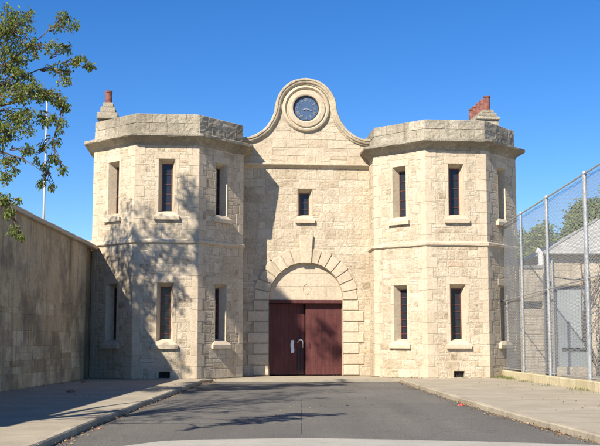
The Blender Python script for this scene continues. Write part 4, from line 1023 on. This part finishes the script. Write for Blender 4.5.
# trees beyond the yard at right
def dense(name, base, label, h, rx, rz, n, zc=None):
    bb = []
    for _ in range(9):
        q = rv(); bb.append((Vector((base[0]+q.x*rx*0.6, base[1]+q.y*rx*0.6, (zc or h-rz)+q.z*rz*0.6)), (rx*0.55, rx*0.55, rz*0.5), n//9, Vector((base[0], base[1], h*0.45))))
    tree(name, base, label, 'tree', [(base[0], base[1], -0.2), (base[0]+0.1, base[1], h*0.25), (base[0], base[1], h*0.5)], [], bb, leaf=0.26, lm='leaf_yard', group='trees beyond the yard', tr=0.25, per=26, spread=0.30, droop=0.2, twl=(0.7, 1.4))
dense('leafy_tree', (14.6, 62, 0), 'smallest of the trees beyond the yard, nearest the right tower', 9.0, 2.3, 3.0, 700)
dense('leafy_tree', (17.8, 62.5, 0), 'third tree from the right tower in the row beyond the yard, beside the tallest', 11.0, 2.9, 4.0, 1000)
dense('leafy_tree', (16.2, 60.5, 0), 'second tree from the right tower in the row beyond the yard', 9.9, 2.4, 3.2, 700)
dense('leafy_tree', (21.0, 62, 0), 'tallest green tree beyond the yard, above the outbuilding roof at the right edge', 12.9, 3.2, 4.8, 1100)
# bare vine against the outbuilding
t = empty('bare_vine', (13.3, 43.3, 0)); tag(t, 'dark leafless vine climbing the cream outbuilding wall behind the fence', 'vine')
mb = MB()
def grow(p, d, r, n, depth):
    pts = [p]
    for _ in range(n):
        d = (d+rv(0.35)+Vector((0.0, 0.0, 0.06))).normalized(); d.y *= 0.3; p = p+d*0.30; p.x = max(-0.7, min(2.5, p.x)); p.z = min(p.z, 5.2); p.y = max(-0.5, min(0.25, p.y)); pts.append(p)
        if depth and random.random() < 0.5: grow(p, (d+rv(0.9)).normalized(), r*0.6, max(3, n-3), depth-1)
    mb.tube(pts, [max(0.006, r*(1-0.7*k/len(pts))) for k in range(len(pts))], 5, caps=False)
for k in range(3): grow(Vector((R(-0.3, 0.5), 0.1, 0)), Vector((R(-0.1, 0.3), 0, 1)), 0.045, 12, 2)
mb.build('stem', M['drybark'], t)

# ================================================================== SMALL THINGS ON THE GROUND
def px_ground(x, y): return (x, y)
mb = MB()
def scatter(path, n, wdt, z, side):
    for _ in range(n):
        i = random.randrange(len(path)-1); a, b = path[i], path[i+1]; f = random.random(); x = a[0]+(b[0]-a[0])*f+side*abs(random.gauss(0, wdt)); y = a[1]+(b[1]-a[1])*f
        p = Vector((x, y, z+R(0.004, 0.02))); d = Vector((R(-1, 1), R(-1, 1), R(-0.15, 0.3))).normalized(); s_ = Vector((-d.y, d.x, R(-0.4, 0.4))).normalized(); l = R(0.03, 0.075); w_ = l*0.35
        i0 = len(mb.v); mb.v += [tuple(p), tuple(p+d*l*0.5+s_*w_+Vector((0, 0, 0.012))), tuple(p+d*l), tuple(p+d*l*0.5-s_*w_+Vector((0, 0, 0.010)))]; mb.f += [(i0, i0+1, i0+2), (i0, i0+2, i0+3)]; t_ = random.random(); mb.t += [t_, t_]; mb.m += [0, 0]
scatter(KL[2:], 620, 0.12, -0.125, 1); scatter(KR[2:], 480, 0.13, -0.125, -1)
scatter([(-9.3, 31), (-8.95, 40.6), (-7.5, 40.6)], 160, 0.25, 0.003, 1); scatter([(1.6, 43.6), (3.0, 43.3), (4.0, 41.5), (5.2, 41.2)], 130, 0.15, 0.0, -1)
scatter([(-4.0, 39), (-3, 42.6), (-1.8, 43.6)], 60, 0.2, -0.018, 1); scatter([(-8, 24), (-5, 36)], 60, 1.2, 0.003, 1); scatter([(-2, 20), (2, 38)], 70, 1.6, -0.126, 1); scatter([(5.5, 20), (7, 40)], 50, 1.2, 0.003, 1)
tag(mb.build('leaf_litter', M['litterleaf']), 'dead leaves scattered along the kerbs and wall foot', 'leaves', kind='stuff')
def weeds(name, spots, label):
    mb_ = MB()
    for (x, y, n, r_, h) in spots:
        for _ in range(n):
            p = Vector((x+random.gauss(0, r_*0.5), y+random.gauss(0, r_), 0.0)); d = Vector((R(-.5, .5), R(-.5, .5), 1)).normalized(); l = h*R(0.5, 1.2); s_ = Vector((R(-1, 1), R(-1, 1), 0)).normalized()*0.007
            tip = p+d*l+Vector((R(-.04, .04), R(-.04, .04), -0.01)); m2 = p+d*l*0.6
            mb_.face([p-s_, p+s_, m2+s_*0.8, m2-s_*0.8], random.random()); mb_.face([m2-s_*0.8, m2+s_*0.8, tip], random.random())
    o = mb_.build(name, M['grass']); tag(o, label, 'weeds', kind='stuff')
weeds('weeds', [(8.58, 43.2, 90, 0.3, 0.12), (8.60, 41.6, 190, 0.45, 0.14), (8.64, 40.2, 150, 0.4, 0.12), (8.72, 37.8, 90, 0.5, 0.10), (8.82, 34.6, 60, 0.5, 0.09), (9.0, 31, 80, 0.6, 0.10), (8.95, 32.0, 40, 0.3, 0.10)], 'green weeds growing along the foot of the fence plinth')
def crumple(name, x, y, z, size, m, label, cat):
    bm = bmesh.new(); bmesh.ops.create_icosphere(bm, subdivisions=2, radius=size)
    for v in bm.verts: v.co = Vector((v.co.x*R(0.7, 1.4), v.co.y*R(0.7, 1.3), max(-size*0.3, v.co.z*0.5)))*R(0.7, 1.2)
    me = bpy.data.meshes.new(name); bm.to_mesh(me); bm.free(); me.materials.append(M[m]); o = bpy.data.objects.new(name, me); COL.objects.link(o); o.location = (x, y, z+size*0.28); tag(o, label, cat); return o
crumple('plastic_litter', 4.28, 26.0, -0.13, 0.075, 'redlitter', 'crumpled red plastic litter against the right kerb', 'litter')
crumple('paper_litter', 4.78, 18.1, -0.13, 0.03, 'orangelitter', 'small orange wrapper against the right kerb near the corner of the view', 'litter')
crumple('paper_litter', -3.93, 19.3, -0.13, 0.03, 'orangelitter', 'small orange wrapper against the left kerb', 'litter')
crumple('stone', 1.25, 26.0, -0.13, 0.035, 'joint', 'small dark stone lying on the open road', 'stone')
# dark clumps of fallen twigs on the shaded pavement
def debris(x, y, label):
    mb_ = MB()
    for _ in range(26):
        p = Vector((R(-.12, .12), R(-.09, .09), R(0.0, 0.07))); d = Vector((R(-1, 1), R(-1, 1), R(-.2, .5))).normalized(); s_ = Vector((-d.y, d.x, R(-.3, .3))).normalized()*0.02; l = R(.05, .11)
        mb_.face([p, p+d*l*.5+s_, p+d*l, p+d*l*.5-s_], R(0, 0.5))
    for _ in range(5): a = rv(0.12); a.z = 0.015; b = rv(0.16); b.z = 0.03; mb_.tube([a, b], 0.006, 4)
    o = mb_.build('leaf_clump', M['litterleaf'], None, (x, y, 0.003)); tag(o, label, 'leaf clump')
debris(-7.0, 29.9, 'dark clump of fallen leaves and twigs in the middle of the shaded left pavement')
debris(-8.2, 37.0, 'smaller dark leaf clump on the left pavement close to the boundary wall')
